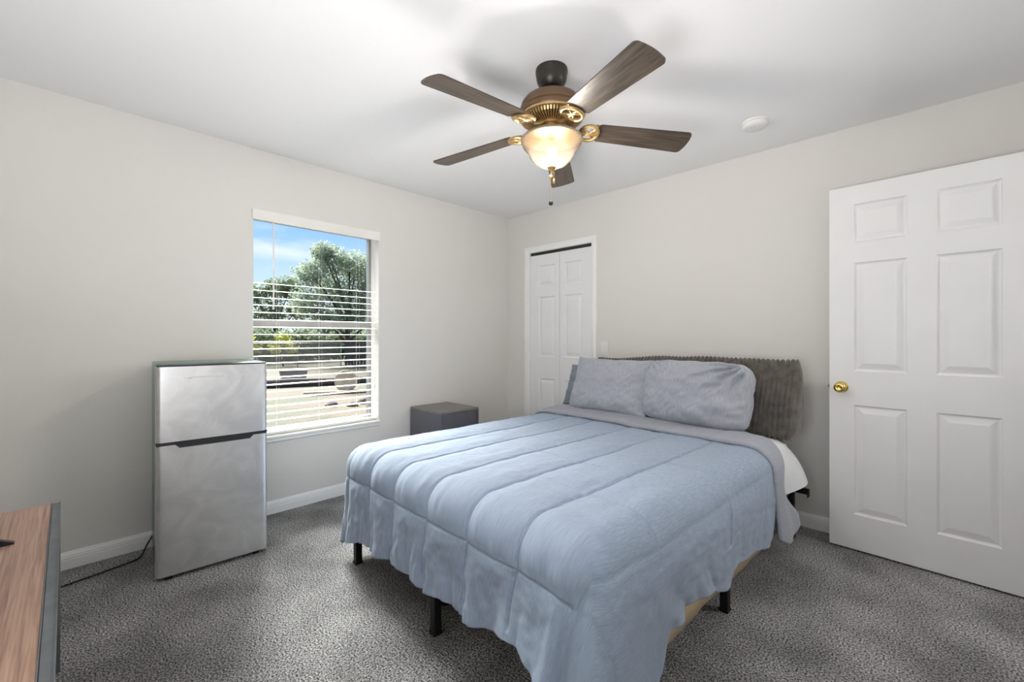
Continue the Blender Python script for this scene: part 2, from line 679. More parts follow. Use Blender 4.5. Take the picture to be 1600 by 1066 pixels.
bm = B()
W_ = 0.058
zt = CZ + W_ + 0.006
prof = [(0, 0), (0, -0.010), (0.010, -0.014), (0.030, -0.016), (0.050, -0.012), (W_, -0.009), (W_, 0)]
# mitred frame: left, top, right swept profile (s outward from the opening)
path = [((CX0, 0.0), (-1, 0)), ((CX0, CZ), (-1, 1)), ((CX1, CZ), (1, 1)), ((CX1, 0.0), (1, 0))]
rings = []
for (px, pz), (dx, dz) in path:
    rings.append([bm.verts.new((px + s * dx * (0.8 if px > 0.6 else 1.0), d, pz + s * dz)) for s, d in prof])
for a, b in zip(rings, rings[1:]):
    for i in range(len(prof) - 1):
        bm.faces.new((a[i], a[i + 1], b[i + 1], b[i]))
struct(obj('trim_1', bm, M['trim']))
# jamb liner inside the closet opening
bm = B()
box(bm, CX0 - 0.002, CX0 + 0.004, 0.0, 0.12, 0, CZ)
box(bm, CX1 - 0.004, CX1 + 0.002, 0.0, 0.12, 0, CZ)
struct(obj('trim_3', bm, M['trim']))


# ---------------------------------------------------------------- six-panel doors
def panel_slab(w, h, t, panels, both=True):
    """front face at y=0 facing -y, slab from x 0..w, z 0..h; panels = (x0,x1,z0,z1)"""
    bm = B()
    xs = sorted({0, w, *[p[0] for p in panels], *[p[1] for p in panels]})
    zs = sorted({0, h, *[p[2] for p in panels], *[p[3] for p in panels]})

    def inp(x, z):
        return any(p[0] - 1e-6 <= x <= p[1] + 1e-6 and p[2] - 1e-6 <= z <= p[3] + 1e-6 for p in panels)

    def q(pts):
        bm.faces.new([bm.verts.new(p) for p in pts])
    for y, sgn in ((0, 1), (t, -1)):
        for i in range(len(xs) - 1):
            for j in range(len(zs) - 1):
                cx, cz = (xs[i] + xs[i + 1]) / 2, (zs[j] + zs[j + 1]) / 2
                if not inp(cx, cz):
                    q([(xs[i], y, zs[j]), (xs[i + 1], y, zs[j]), (xs[i + 1], y, zs[j + 1]), (xs[i], y, zs[j + 1])])
        for x0, x1, z0, z1 in panels:
            lv = [(0, 0), (0.005, 0.007), (0.011, 0.0105), (0.017, 0.0095), (0.042, 0.0015), (0.046, 0.0010)]
            R = []
            for ins, dep in lv:
                R.append([(x0 + ins, y + sgn * dep, z0 + ins), (x1 - ins, y + sgn * dep, z0 + ins), (x1 - ins, y + sgn * dep, z1 - ins), (x0 + ins, y + sgn * dep, z1 - ins)])
            for a, b in zip(R, R[1:]):
                for k in range(4):
                    q([a[k], a[(k + 1) % 4], b[(k + 1) % 4], b[k]])
            q(R[-1])
    q([(0, 0, 0), (0, 0, h), (0, t, h), (0, t, 0)])
    q([(w, 0, 0), (w, t, 0), (w, t, h), (w, 0, h)])
    q([(0, 0, 0), (0, t, 0), (w, t, 0), (w, 0, 0)])
    q([(0, 0, h), (w, 0, h), (w, t, h), (0, t, h)])
    bmesh.ops.remove_doubles(bm, verts=bm.verts, dist=1e-5)
    return bm


DW, DH, DT = 0.765, 2.03, 0.035
pan = []
for x0, x1 in ((0.111, 0.332), (0.441, 0.661)):
    pan += [(x0, x1, 0.195, 0.805), (x0, x1, 0.995, 1.60), (x0, x1, 1.712, 1.927)]
door = obj('door_1', panel_slab(DW, DH, DT, pan), M['door'], loc=(2.786, -0.178, 0.010), rot=(0, 0, -0.0482))
struct(door)
bm = B()
lathe(bm, [(0, -0.0), (0.031, -0.0), (0.032, 0.003), (0.029, 0.006), (0.016, 0.009), (0.0115, 0.013), (0.0115, 0.028), (0.018, 0.034), (0.0265, 0.042), (0.0285, 0.050), (0.027, 0.058), (0.021, 0.063), (0.012, 0.0645), (0.010, 0.0625), (0, 0.0625)], 32)
bmesh.ops.transform(bm, matrix=Matrix.Rotation(PI / 2, 4, 'X'), verts=bm.verts)
kn = obj('knob', bm, M['gold'], door, True, loc=(0.056, 0, 0.902))
kn['label'] = 'shiny brass door knob'
bm = B()
box(bm, -0.002, 0.0, 0.006, 0.029, 0.875, 0.930, 0.0006)
box(bm, -0.010, 0.0, 0.011, 0.024, 0.894, 0.911, 0.002)
obj('latch', bm, M['gold'], door)
for z in (0.2, 1.0, 1.8):
    bm = B()
    tube(bm, [(DW + 0.004, 0.0, z - 0.045), (DW + 0.004, 0.0, z + 0.045)], 0.006, 10)
    box(bm, DW - 0.001, DW + 0.002, 0.002, 0.033, z - 0.045, z + 0.045)
    obj('hinge', bm, M['gold'], door)

# bifold closet door
bif = thing('door_2', 'white bifold closet door', 'door', (0, 0, 0))
del bif['label']
del bif['category']
struct(bif)
lw = 0.3645
for x0, p0, p1 in ((0.310, 0.107, 0.308), (0.6785, 0.055, 0.256)):
    pp = [(p0, p1, 0.18, 0.775), (p0, p1, 0.990, 1.580), (p0, p1, 1.683, 1.888)]
    lf = obj('leaf', panel_slab(lw, 1.995, 0.034, pp), M['door'], bif, loc=(x0, 0.018, 0.012))
    if x0 > 0.6:
        bm = B()
        lathe(bm, [(0, 0), (0.010, 0), (0.008, 0.006), (0.007, 0.014), (0.014, 0.019), (0.0175, 0.025), (0.015, 0.031), (0.008, 0.034), (0, 0.0345)], 24)
        bmesh.ops.transform(bm, matrix=Matrix.Rotation(PI / 2, 4, 'X'), verts=bm.verts)
        obj('knob', bm, M['plastic'], lf, True, loc=(0.172, 0, 0.872))
bm = B()
box(bm, CX0 + 0.004, CX1 - 0.004, 0.022, 0.050, CZ - 0.022, CZ)
obj('track', bm, M['dark'], bif)

# ================================================================ WINDOW
win = thing('window_1', '', 'x')
del win['label']
del win['category']
struct(win)
bm = B()
fx0, fx1 = -0.165, -0.125
box(bm, fx0, fx1, WY0, WY0 + 0.020, WZ0, WZ1)
box(bm, fx0, fx1, WY1 - 0.022, WY1, WZ0, WZ1)
box(bm, fx0, fx1, WY0 + 0.020, WY1 - 0.022, WZ1 - 0.03, WZ1)
box(bm, fx0, fx1, WY0 + 0.020, WY1 - 0.022, WZ0, WZ0 + 0.035)
obj('window_frame', bm, M['frame'], win)
bm = B()
box(bm, -0.150, -0.120, WY0 + 0.020, WY1 - 0.022, 1.258, 1.318, 0.003)
obj('meeting_rail', bm, M['frame'], win)
for a, b, x in ((1.318, WZ1 - 0.03, -0.148), (WZ0 + 0.035, 1.258, -0.138)):
    bm = B()
    box(bm, x - 0.002, x + 0.002, WY0 + 0.018, WY1 - 0.020, a, b)
    obj('pane', bm, M['glass'], win)
bm = B()
# sill: projecting stool with an apron below
prism(bm, [(-0.122, WZ0 - 0.001), (-0.122, WZ0 + 0.012), (0.020, WZ0 + 0.012), (0.026, WZ0 + 0.006), (0.024, WZ0 - 0.006), (0.012, WZ0 - 0.011), (0.013, WZ0 - 0.026), (0.006, WZ0 - 0.034), (0.0005, WZ0 - 0.034), (0.0005, WZ0 - 0.001)], 'y', WY0 - 0.0, WY1 + 0.003)
obj('window_sill', bm, M['trim'], win)

# venetian blind
bl = thing('venetian_blind', 'white horizontal slat blind hanging in the window above the fridge', 'blind', (0, 0, 0))
bm = B()
box(bm, -0.004, 0.014, WY0 - 0.008, WY1 + 0.006, 1.972, 2.042, 0.004)
box(bm, -0.060, -0.006, WY0 + 0.004, WY1 - 0.004, 1.985, 2.030)
obj('valance', bm, M['vinyl'], bl)
bm = B()
tilt = math.radians(8)
z = 0.573
k = 0
while z < 1.60:
    n = 6
    hw, th = 0.0158, 0.0018
    up_, dn_ = [], []
    for i in range(n + 1):
        s = -1 + 2 * i / n
        cr = 0.0022 * (1 - s * s)
        x = s * hw * math.cos(tilt)
        zz = -s * hw * math.sin(tilt) + cr
        up_.append((-0.036 + x, z + zz + th / 2))
        dn_.append((-0.036 + x, z + zz - th / 2))
    prism(bm, up_ + dn_[::-1], 'y', WY0 + 0.006, WY1 - 0.006)
    z += 0.0492
    k += 1
obj('slats', bm, M['vinyl'], bl)
bm = B()
box(bm, -0.060, -0.012, WY0 + 0.006, WY1 - 0.006, 0.530, 0.548, 0.004)
obj('bottom_rail', bm, M['vinyl'], bl)
for y in (WY0 + 0.16, (WY0 + WY1) / 2, WY1 - 0.16):
    bm = B()
    for x in (-0.061, -0.011):
        tube(bm, [(x, y, 0.54), (x, y, 1.985)], 0.0005, 6)
    obj('ladder_cord', bm, M['vinyl'], bl)
bm = B()
tube(bm, [(-0.006, -2.262, 1.985), (-0.004, -2.262, 1.96), (-0.004, -2.262, 1.392)], 0.0048, 8)
tube(bm, [(-0.004, -2.262, 1.40), (-0.004, -2.262, 1.382)], 0.006, 8)
obj('tilt_wand', bm, M['vinyl'], bl)
bm = B()
for dy in (0.0, 0.008):
    tube(bm, [(-0.008, WY1 - 0.030 - dy, 1.985), (-0.006, WY1 - 0.030 - dy, 0.82)], 0.0010, 6)
lathe(bm, [(0, 0.04), (0.003, 0.04), (0.0055, 0.0), (0, -0.001)], 10, (-0.006, WY1 - 0.034, 0.785))
obj('lift_cord', bm, M['vinyl'], bl)

# ================================================================ LIGHT SWITCH, SMOKE DETECTOR
sw = thing('light_switch', 'white rocker light switch on the wall right of the closet', 'switch', (1.182, 0, 1.095))
bm = B()
box(bm, -0.037, 0.037, -0.006, 0, -0.060, 0.060, 0.003)
obj('switch_plate', bm, M['plastic'], sw)
bm = B()
box(bm, -0.0170, 0.0170, -0.0085, -0.005, -0.034, 0.034, 0.001)
box(bm, -0.0145, 0.0145, -0.0115, -0.007, -0.031, 0.031, 0.002)
obj('rocker', bm, M['plastic'], sw)

sd = thing('smoke_detector', 'round white smoke detector on the ceiling right of the fan', 'smoke detector', (2.475, -0.470, H))
bm = B()
lathe(bm, [(0, -0.036), (0.040, -0.036), (0.056, -0.033), (0.063, -0.026), (0.065, -0.014), (0.065, -0.011), (0.0, -0.011)], 40)
obj('cover', bm, M['plastic'], sd, True, sharp=40)
bm = B()
lathe(bm, [(0, -0.011), (0.060, -0.011), (0.067, -0.007), (0.068, 0.0), (0.0, 0.0)], 40)
obj('base_plate', bm, M['plastic'], sd, True, sharp=40)
bm = B()
for i in range(2):
    lathe(bm, [(0, -0.0365), (0.003, -0.0365), (0.003, -0.035), (0, -0.035)], 10, (-0.012 + 0.016 * i, -0.020, 0))
obj('indicator', bm, M['frame'], sd)

# ================================================================ CEILING FAN
FC = (1.932, -1.668, 0.0)
fan = thing('ceiling_fan', 'bronze ceiling fan with five dark blades and a lit glass bowl', 'ceiling fan', (FC[0], FC[1], H))


def fz(prof):
    return [(r, z - H) for r, z in prof]


bm = B()
lathe(bm, fz([(0, 2.44), (0.074, 2.44), (0.075, 2.424), (0.072, 2.417), (0.071, 2.402), (0.068, 2.386), (0.060, 2.370), (0.049, 2.360), (0.043, 2.352), (0.037, 2.351), (0, 2.351)]), 48)
obj('canopy', bm, M['canopy'], fan, True, sharp=50)
bm = B()
lathe(bm, fz([(0, 2.358), (0.026, 2.358), (0.030, 2.348), (0.022, 2.338), (0.022, 2.330), (0.032, 2.328), (0.032, 2.318), (0, 2.318)]), 32)
obj('downrod', bm, M['canopy'], fan, True, sharp=40)
bm = B()
lathe(bm, fz([(0, 2.322), (0.046, 2.322), (0.078, 2.318), (0.105, 2.309), (0.126, 2.296), (0.140, 2.278), (0.147, 2.258), (0.148, 2.247), (0.143, 2.243), (0.143, 2.238), (0.149, 2.234), (0.149, 2.224), (0.144, 2.214), (0.132, 2.206), (0.060, 2.204), (0, 2.204)]), 64)
obj('motor_housing', bm, M['bronze'], fan, True, sharp=40)
# fluted vent ring under the motor
bm = B()
nf = 60
for i in range(nf):
    a0 = 2 * PI * i / nf
    a1 = a0 + 2 * PI / nf * 0.55
    prf = [(0.140, 2.214), (0.128, 2.194), (0.098, 2.182), (0.066, 2.178)]
    vs = [[bm.verts.new((r * math.cos(a), r * math.sin(a), z - H)) for r, z in prf] for a in (a0, a1)]
    vt = [[bm.verts.new(((r - 0.004) * math.cos(a), (r - 0.004) * math.sin(a), z + 0.012 - H)) for r, z in prf] for a in (a0, a1)]
    for j in range(3):
        bm.faces.new((vs[0][j], vs[1][j], vs[1][j + 1], vs[0][j + 1]))
        bm.faces.new((vs[0][j], vs[0][j + 1], vt[0][j + 1], vt[0][j]))
        bm.faces.new((vs[1][j], vt[1][j], vt[1][j + 1], vs[1][j + 1]))
lathe(bm, fz([(0.146, 2.219), (0.146, 2.209), (0.137, 2.207), (0.137, 2.217)]), 64)
lathe(bm, fz([(0.068, 2.188), (0.068, 2.172), (0.0, 2.172)]), 48)
obj('vent_ring', bm, M['brass'], fan, False)
# light kit fitter
bm = B()
lathe(bm, fz([(0, 2.176), (0.054, 2.176), (0.054, 2.150), (0.060, 2.144), (0.060, 2.132), (0.095, 2.127), (0.126, 2.121), (0.128, 2.115), (0.095, 2.113), (0, 2.116)]), 48)
obj('fitter', bm, M['brass'], fan, True, sharp=40)
# frosted bell bowl
bm = B()
outer = [(0.144, 2.116), (0.143, 2.106), (0.136, 2.090), (0.124, 2.074), (0.113, 2.063), (0.108, 2.055), (0.103, 2.040), (0.090, 2.021), (0.071, 2.004), (0.046, 1.992), (0.021, 1.986), (0.006, 1.985)]
inner = [(max(r - 0.004, 0.006), z + 0.004) for r, z in outer[::-1]]
lathe(bm, fz(outer + inner + [outer[0]]), 64)
bowl = obj('light_bowl', bm, M['bowl'], fan, True)
bowl['label'] = 'frosted white glass bowl, lit'
bm = B()
lathe(bm, fz([(0.0, 2.112), (0.013, 2.112), (0.013, 2.094), (0.020, 2.084), (0.026, 2.068), (0.024, 2.052), (0.014, 2.041), (0, 2.038)]), 24)
obj('bulb', bm, M['bulb'], fan, True)
bm = B()
lathe(bm, fz([(0.0, 1.991), (0.020, 1.989), (0.021, 1.984), (0.014, 1.977), (0.007, 1.972), (0.0065, 1.963), (0, 1.961)]), 24)
obj('finial', bm, M['brass'], fan, True, sharp=40)
for (dx, dy, zb, ornament) in ((-0.004, 0.0, 1.822, 1), (0.010, 0.004, 1.922, 0)):
    bm = B()
    z = 1.966
    while z > zb + 0.012:
        bmesh.ops.create_icosphere(bm, subdivisions=1, radius=0.0019, matrix=Matrix.Translation((dx, dy, z - H)))
        z -= 0.0040
    if ornament:
        lathe(bm, [(0, 0.012), (0.006, 0.008), (0.010, 0.0), (0.006, -0.008), (0, -0.012)], 16, (dx, dy, 1.944 - H))
        bmesh.ops.create_icosphere(bm, subdivisions=2, radius=0.0052, matrix=Matrix.Translation((dx + 0.004, dy, 1.958 - H)))
    else:
        lathe(bm, [(0, 0.014), (0.004, 0.010), (0.006, 0.0), (0.005, -0.012), (0, -0.014)], 16, (dx, dy, zb - H))
    pc = obj('pull_chain', bm, M['brass'], fan)
    if ornament:
        bm = B()
        lathe(bm, [(0, 0.012), (0.005, 0.010), (0.0095, 0.003), (0.0105, -0.003), (0.007, -0.010), (0, -0.012)], 16, (dx, dy, zb - H))
        obj('pull_knob', bm, M['dark'], pc, True)

BZ = 2.1715
PITCH = math.radians(-12)
for kb in range(5):
    a = math.radians(50.6 + 72 * kb)
    R = Matrix.Rotation(a, 4, 'Z')
    # blade: outline in local x (radial) / y, rounded corners
    bm = B()
    r0, r1 = 0.205, 0.665
    ou = []
    w0, w1 = 0.056, 0.071
    n = 14
    for i in range(n + 1):
        t = i / n
        ou.append((r0 + 0.02 + (r1 - 0.045 - r0) * t, -(w0 + (w1 - w0) * t)))
    cr = 0.022
    for i in range(1, 7):
        t = i / 6 * PI / 2
        ou.append((r1 - cr + cr * math.sin(t) - 0.003, -(w1 - cr + cr * math.cos(t))))
    for i in range(1, 8):
        t = -1 + 2 * i / 8
        ou.append((r1 + 0.006 * (1 - t * t) - 0.003, t * (w1 - cr)))
    for i in range(0, 7):
        t = PI / 2 - i / 6 * PI / 2
        ou.append((r1 - cr + cr * math.sin(t) - 0.003, (w1 - cr + cr * math.cos(t))))
    for i in range(1, n + 1):
        t = 1 - i / n
        ou.append((r0 + 0.02 + (r1 - 0.045 - r0) * t, (w0 + (w1 - w0) * t)))
    for i in range(1, 6):
        t = 1 - 2 * i / 6
        ou.append((r0 + 0.02 - 0.02 * (1 - t * t), t * w0))
    prism(bm, ou, 'z', -0.003, 0.003)
    bmesh.ops.triangulate(bm, faces=[f for f in bm.faces if len(f.verts) > 4])
    T = R @ Matrix.Translation((0, 0, BZ - H)) @ Matrix.Rotation(math.radians(3.2), 4, 'Y') @ Matrix.Rotation(PITCH, 4, 'X')
    blade = obj('blade', bm, M['blade'], fan)
    blade.matrix_local = T
    # blade iron: open scrolled bracket with a tail to the hub
    bm = B()
    loop = [(0.178 + 0.043 * math.cos(t), 0.050 * math.sin(t), -0.008) for t in [2 * PI * i / 28 for i in range(28)]]
    tube(bm, loop, 0.0085, 8, closed=True)
    tube(bm, [(0.222, 0.0, -0.008), (0.196, 0.0, -0.009), (0.140, 0.0, -0.008)], 0.008, 8)
    tube(bm, [(0.150, -0.026, -0.008), (0.180, 0.0, -0.0085), (0.205, -0.036, -0.007)], 0.006, 8)
    tube(bm, [(0.150, 0.026, -0.008), (0.180, 0.0, -0.0085), (0.205, 0.036, -0.007)], 0.006, 8)
    arm = [(0.142, 0.0, -0.008), (0.118, 0, -0.012), (0.095, 0, -0.006), (0.066, 0, 0.012)]
    tube(bm, arm, [0.012, 0.010, 0.010, 0.013], 10)
    box(bm, 0.200, 0.262, -0.048, 0.048, 0.0035, 0.0070, 0.002)
    box(bm, 0.198, 0.214, -0.050, 0.050, -0.0075, -0.0035, 0.0015)
    iron = obj('blade_iron', bm, M['brass'], fan, True, sharp=50)
    iron.matrix_local = T

lp = bpy.data.lights.new('fan_bulb_light', 'POINT')
lp.energy = 72
lp.color = (1.0, 0.945, 0.88)
lp.shadow_soft_size = 0.07
lpo = bpy.data.objects.new('fan_bulb_light', lp)
COL.objects.link(lpo)
lpo.location = (FC[0], FC[1], 2.024)

# ================================================================ FRIDGE
FR = thing('refrigerator', 'stainless steel two-door mini refrigerator against the window wall', 'refrigerator', (0.516, -2.942, 0), math.radians(-3.93))
# local: front plane x = 0 (facing +x), y 0..0.481, body goes to x = -0.45
bm = B()
box(bm, -0.455, -0.058, 0.004, 0.477, 0.035, 1.058, 0.006)
box(bm, -0.40, -0.06, 0.02, 0.46, 0.012, 0.036)
obj('body', bm, M['cabinet'], FR, True, sharp=30)


def fridge_door(z0, z1, name):
    bm = B()
    # plan profile with rolled vertical edges
    pr = [(-0.056, 0.000), (-0.020, 0.000), (-0.009, 0.003), (-0.003, 0.010), (-0.0008, 0.020), (0.0, 0.034)]
    pr = pr + [(0.0018 * math.sin(PI * i / 12), 0.034 + (0.413) * i / 12) for i in range(1, 12)] + [(x, 0.481 - y) for x, y in pr[::-1]]
    prism(bm, pr, 'z', z0, z1)
    return obj(name, bm, M['steel'], FR, True, sharp=35)


fd = fridge_door(0.678, 1.048, 'freezer_door')
ld = fridge_door(0.022, 0.662, 'fridge_door')
bm = B()
box(bm, -0.052, -0.003, 0.006, 0.475, 1.048, 1.056, 0.003)
obj('top_cap', bm, M['dark'], FR)
bm = B()
box(bm, -0.054, -0.001, 0.002, 0.479, 0.661, 0.679, 0.002)
# moulded pull: a lip dropping below the gap
prism(bm, [(0.070, 0.668), (0.092, 0.646), (0.395, 0.646), (0.417, 0.668)], 'x', -0.02, 0.006)
obj('handle', bm, M['dark'], FR)
bm = B()
rr = random.Random(3)
y = 0.11
while y < 0.385:   # illegible row of white marks standing in for the smeared lettering
    h_ = rr.uniform(0.008, 0.020)
    zc = 0.992 + rr.uniform(-0.003, 0.003)
    l_ = rr.uniform(0.006, 0.018)
    pts = [(0.0022, y, zc - h_ / 2), (0.0022, y + l_ * 0.5, zc + h_ * rr.uniform(0.0, 0.5)), (0.0022, y + l_, zc - h_ * rr.uniform(0.1, 0.5))]
    tube(bm, pts, 0.0020, 5)
    y += l_ * 0.75
obj('smeared_lettering', bm, M['lettering'], fd)
for x, y in ((-0.03, 0.05), (-0.03, 0.43), (-0.38, 0.05), (-0.38, 0.43)):
    bm = B()
    lathe(bm, [(0, 0.0), (0.016, 0.0), (0.016, 0.02), (0.0, 0.02)], 16, (x, y, 0.002))
    obj('foot', bm, M['dark'], FR)
bm = B()
cp = [(0.085, -2.90, 0.10), (0.060, -2.93, 0.03), (0.100, -2.95, 0.008), (0.155, -2.976, 0.008), (0.180, -3.040, 0.008), (0.206, -3.138, 0.008), (0.235, -3.255, 0.008), (0.30, -3.42, 0.008), (0.36, -3.60, 0.008), (0.37, -3.70, 0.10), (0.37, -3.717, 0.25)]
sp = []
for i in range(len(cp) - 1):
    p0, p1, p2, p3 = [Vector(cp[max(0, min(len(cp) - 1, i + d))]) for d in (-1, 0, 1, 2)]
    for s in range(8):
        t = s / 8
        sp.append(0.5 * ((2 * p1) + (p2 - p0) * t + (2 * p0 - 5 * p1 + 4 * p2 - p3) * t * t + (3 * p1 - p0 - 3 * p2 + p3) * t ** 3))
tube(bm, sp, 0.0042, 8)
cord = obj('power_cord', bm, M['cable'], FR)
cord.matrix_parent_inverse = (Matrix.Translation(FR.location) @ FR.rotation_euler.to_matrix().to_4x4()).inverted()
cord['label'] = 'black power cord'

# ================================================================ NIGHTSTAND
ns = thing('nightstand', 'dark grey box nightstand in the corner beside the bed', 'nightstand', (0.245, -1.005, 0))
nx0, nx1, ny0, ny1, nh = -0.225, 0.215, -0.195, 0.190, 0.602
bm = B()
for a, b in ((ny0, ny0 + 0.016), (ny1 - 0.016, ny1)):
    box(bm, nx0, nx1, a, b, 0.0, nh - 0.016, 0.001)
box(bm, nx0, nx0 + 0.008, ny0 + 0.016, ny1 - 0.016, 0.02, nh - 0.016)
box(bm, nx0 + 0.008, nx1, ny0 + 0.016, ny1 - 0.016, 0.02, 0.036)
box(bm, nx0 + 0.008, nx1 - 0.02, ny0 + 0.016, ny1 - 0.016, 0.30, 0.316)
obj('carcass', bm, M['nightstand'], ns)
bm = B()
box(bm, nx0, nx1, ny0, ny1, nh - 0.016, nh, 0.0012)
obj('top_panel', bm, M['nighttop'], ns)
for z0, z1 in ((0.04, 0.298), (0.318, nh - 0.019)):
    bm = B()
    box(bm, nx1 - 0.019, nx1 - 0.004, ny0 + 0.018, ny1 - 0.018, z0, z1, 0.001)
    dr = obj('drawer', bm, M['nightstand'], ns)
    bm = B()
    box(bm, nx1 - 0.005, nx1 + 0.006, -0.05, 0.05, z1 - 0.13, z1 - 0.12, 0.002)
    obj('handle', bm, M['dark'], dr)

# ================================================================ BED (rotated 2.8 degrees)
BL, BA = (1.027, -2.170, 0.0), -0.048545
bed = thing('bed_frame', 'black metal platform bed frame on slim legs under the mattress', 'bed frame', BL, BA)
bm = B()
for x in (0.0, 1.484):
    box(bm, x - 0.018, x + 0.018, -0.018, 2.03, 0.285, 0.318, 0.003)
for y in (0.0, 1.0, 2.012):
    box(bm, 0.018, 1.466, y - 0.018, y + 0.018, 0.287, 0.316, 0.003)
box(bm, 0.724, 0.760, 0.018, 1.994, 0.283, 0.3155, 0.003)
obj('rails', bm, M['black'], bed)
bm = B()
for i in range(9):
    y = 0.12 + i * 0.215
    box(bm, 0.012, 1.472, y - 0.012, y + 0.012, 0.3165, 0.3275)
obj('slats', bm, M['black'], bed)
for y in (0.0, 1.0, 2.012):
    for x in (0.0, 0.742, 1.484):
        bm = B()
        box(bm, x - 0.017, x + 0.017, y - 0.017, y + 0.017, 0.012, 0.290, 0.003)
        box(bm, x - 0.020, x + 0.020, y - 0.020, y + 0.020, 0.0, 0.014, 0.003)
        obj('leg', bm, M['black'], bed)
bm = B()
box(bm, 0.724, 0.760, 0.03, 0.10, 0.10, 0.285, 0.003)
tube(bm, [(0.742, 0.06, 0.13), (0.742, 0.33, 0.285)], 0.011, 8)
obj('brace', bm, M['black'], bed)
for x in (-0.03, 1.514):
    bm = B()
    box(bm, x - 0.012, x + 0.060, 2.020, 2.032, 0.270, 0.305, 0.002) if x > 1 else box(bm, x - 0.060, x + 0.012, 2.020, 2.032, 0.270, 0.305, 0.002)
    box(bm, (x + 0.055 if x > 1 else x - 0.060), (x + 0.060 if x > 1 else x - 0.055), 1.992, 2.032, 0.262, 0.305, 0.001)
    obj('headboard_bracket', bm, M['black'], bed)

MX0, MX1, MY0, MY1, MZ0, MZ1 = -0.02, 1.515, -0.01, 2.035, 0.329, 0.606
mat_t = thing('mattress', 'mattress with a white fitted sheet and tan underside on the bed frame', 'mattress', BL, BA)
bm = B()
box(bm, MX0 + 0.012, MX1 - 0.012, MY0 + 0.012, MY1 - 0.012, MZ0, MZ0 + 0.15, 0.03, 4)
obj('mattress_core', bm, M['mattress'], mat_t, True)
# sheet: fitted cover, curved hem higher at the middle of the long sides
def sheet_mesh():
    rows = []
    nu, nv = 60, 90
    px = []
    def prof(s, lo, hi, r):
        # flat distance s measured from centre line to a (offset, drop) pair
        pass
    bm = B()
    ring_prev = None
    rings = []
    K = 160
    for lvl in range(0, 15):
        t = lvl / 14
        ring = []
        for k in range(K):
            # perimeter of a rounded rectangle
            w, d, rc = (MX1 - MX0) / 2 + 0.006, (MY1 - MY0) / 2 + 0.006, 0.09
            a = 2 * PI * k / K
            cx, cy = math.cos(a), math.sin(a)
            e_ = 9.0
            rr_ = (abs(cx / w) ** e_ + abs(cy / d) ** e_) ** (-1 / e_)
            x, y = rr_ * cx, rr_ * cy
            if t < 0.45:
                q = t / 0.45 * PI / 2
                ins = 0.075 * (1 - math.sin(q))
                z = MZ1 + 0.004 - 0.06 * (1 - math.cos(q))
            else:
                q = (t - 0.45) / 0.55
                ins = -0.012 * math.sin(q * PI) * (0.6 + 0.4 * nz(x * 3, y * 3, 4))
                hem = MZ0 + 0.035 + 0.03 * nz(x * 2.2, y * 2.2, 1.7)
                z = MZ1 - 0.056 + (hem - MZ1 + 0.056) * q
                ins += 0.004 * nz(x * 9, y * 9, z * 2)
            if t >= 0.45 and x > 0:
                ins -= 0.085 * q ** 0.8 * sm((y - 0.48) / 0.42)
            sx = (w - ins) / w
            sy = (d - ins) / d
            ring.append(bm.verts.new(((MX0 + MX1) / 2 + x * sx, (MY0 + MY1) / 2 + y * sy, z)))
        rings.append(ring)
    for A_, B_ in zip(rings, rings[1:]):
        for k in range(K):
            bm.faces.new((A_[k], B_[k], B_[(k + 1) % K], A_[(k + 1) % K]))
    bm.faces.new(rings[0])
    bmesh.ops.triangulate(bm, faces=[f for f in bm.faces if len(f.verts) > 4])
    return bm


sh = obj('fitted_sheet', sheet_mesh(), M['sheet'], mat_t, True)
sh['label'] = 'white fitted sheet'

# ---------------------------------------------------------------- comforter
X0, X1, Y0, Y1 = 0.062, 1.448, 0.052, 1.400
ER, ZT = 0.118, 0.632


def keyed(keys, p):
    if p <= keys[0][0]:
        return Vector(keys[0][1])
    for i in range(len(keys) - 1):
        a, b = keys[i], keys[i + 1]
        if a[0] <= p <= b[0]:
            pa = keys[max(i - 1, 0)]
            pb = keys[min(i + 2, len(keys) - 1)]
            t = (p - a[0]) / (b[0] - a[0])
            h = b[0] - a[0]
            A, Bv = Vector(a[1]), Vector(b[1])
            m0 = (Bv - Vector(pa[1])) / (b[0] - pa[0]) * h if b[0] > pa[0] else (Bv - A)
            m1 = (Vector(pb[1]) - A) / (pb[0] - a[0]) * h if pb[0] > a[0] else (Bv - A)
            t2, t3 = t * t, t * t * t
            return A * (2 * t3 - 3 * t2 + 1) + m0 * (t3 - 2 * t2 + t) + Bv * (-2 * t3 + 3 * t2) + m1 * (t3 - t2)
    return Vector(keys[-1][1])


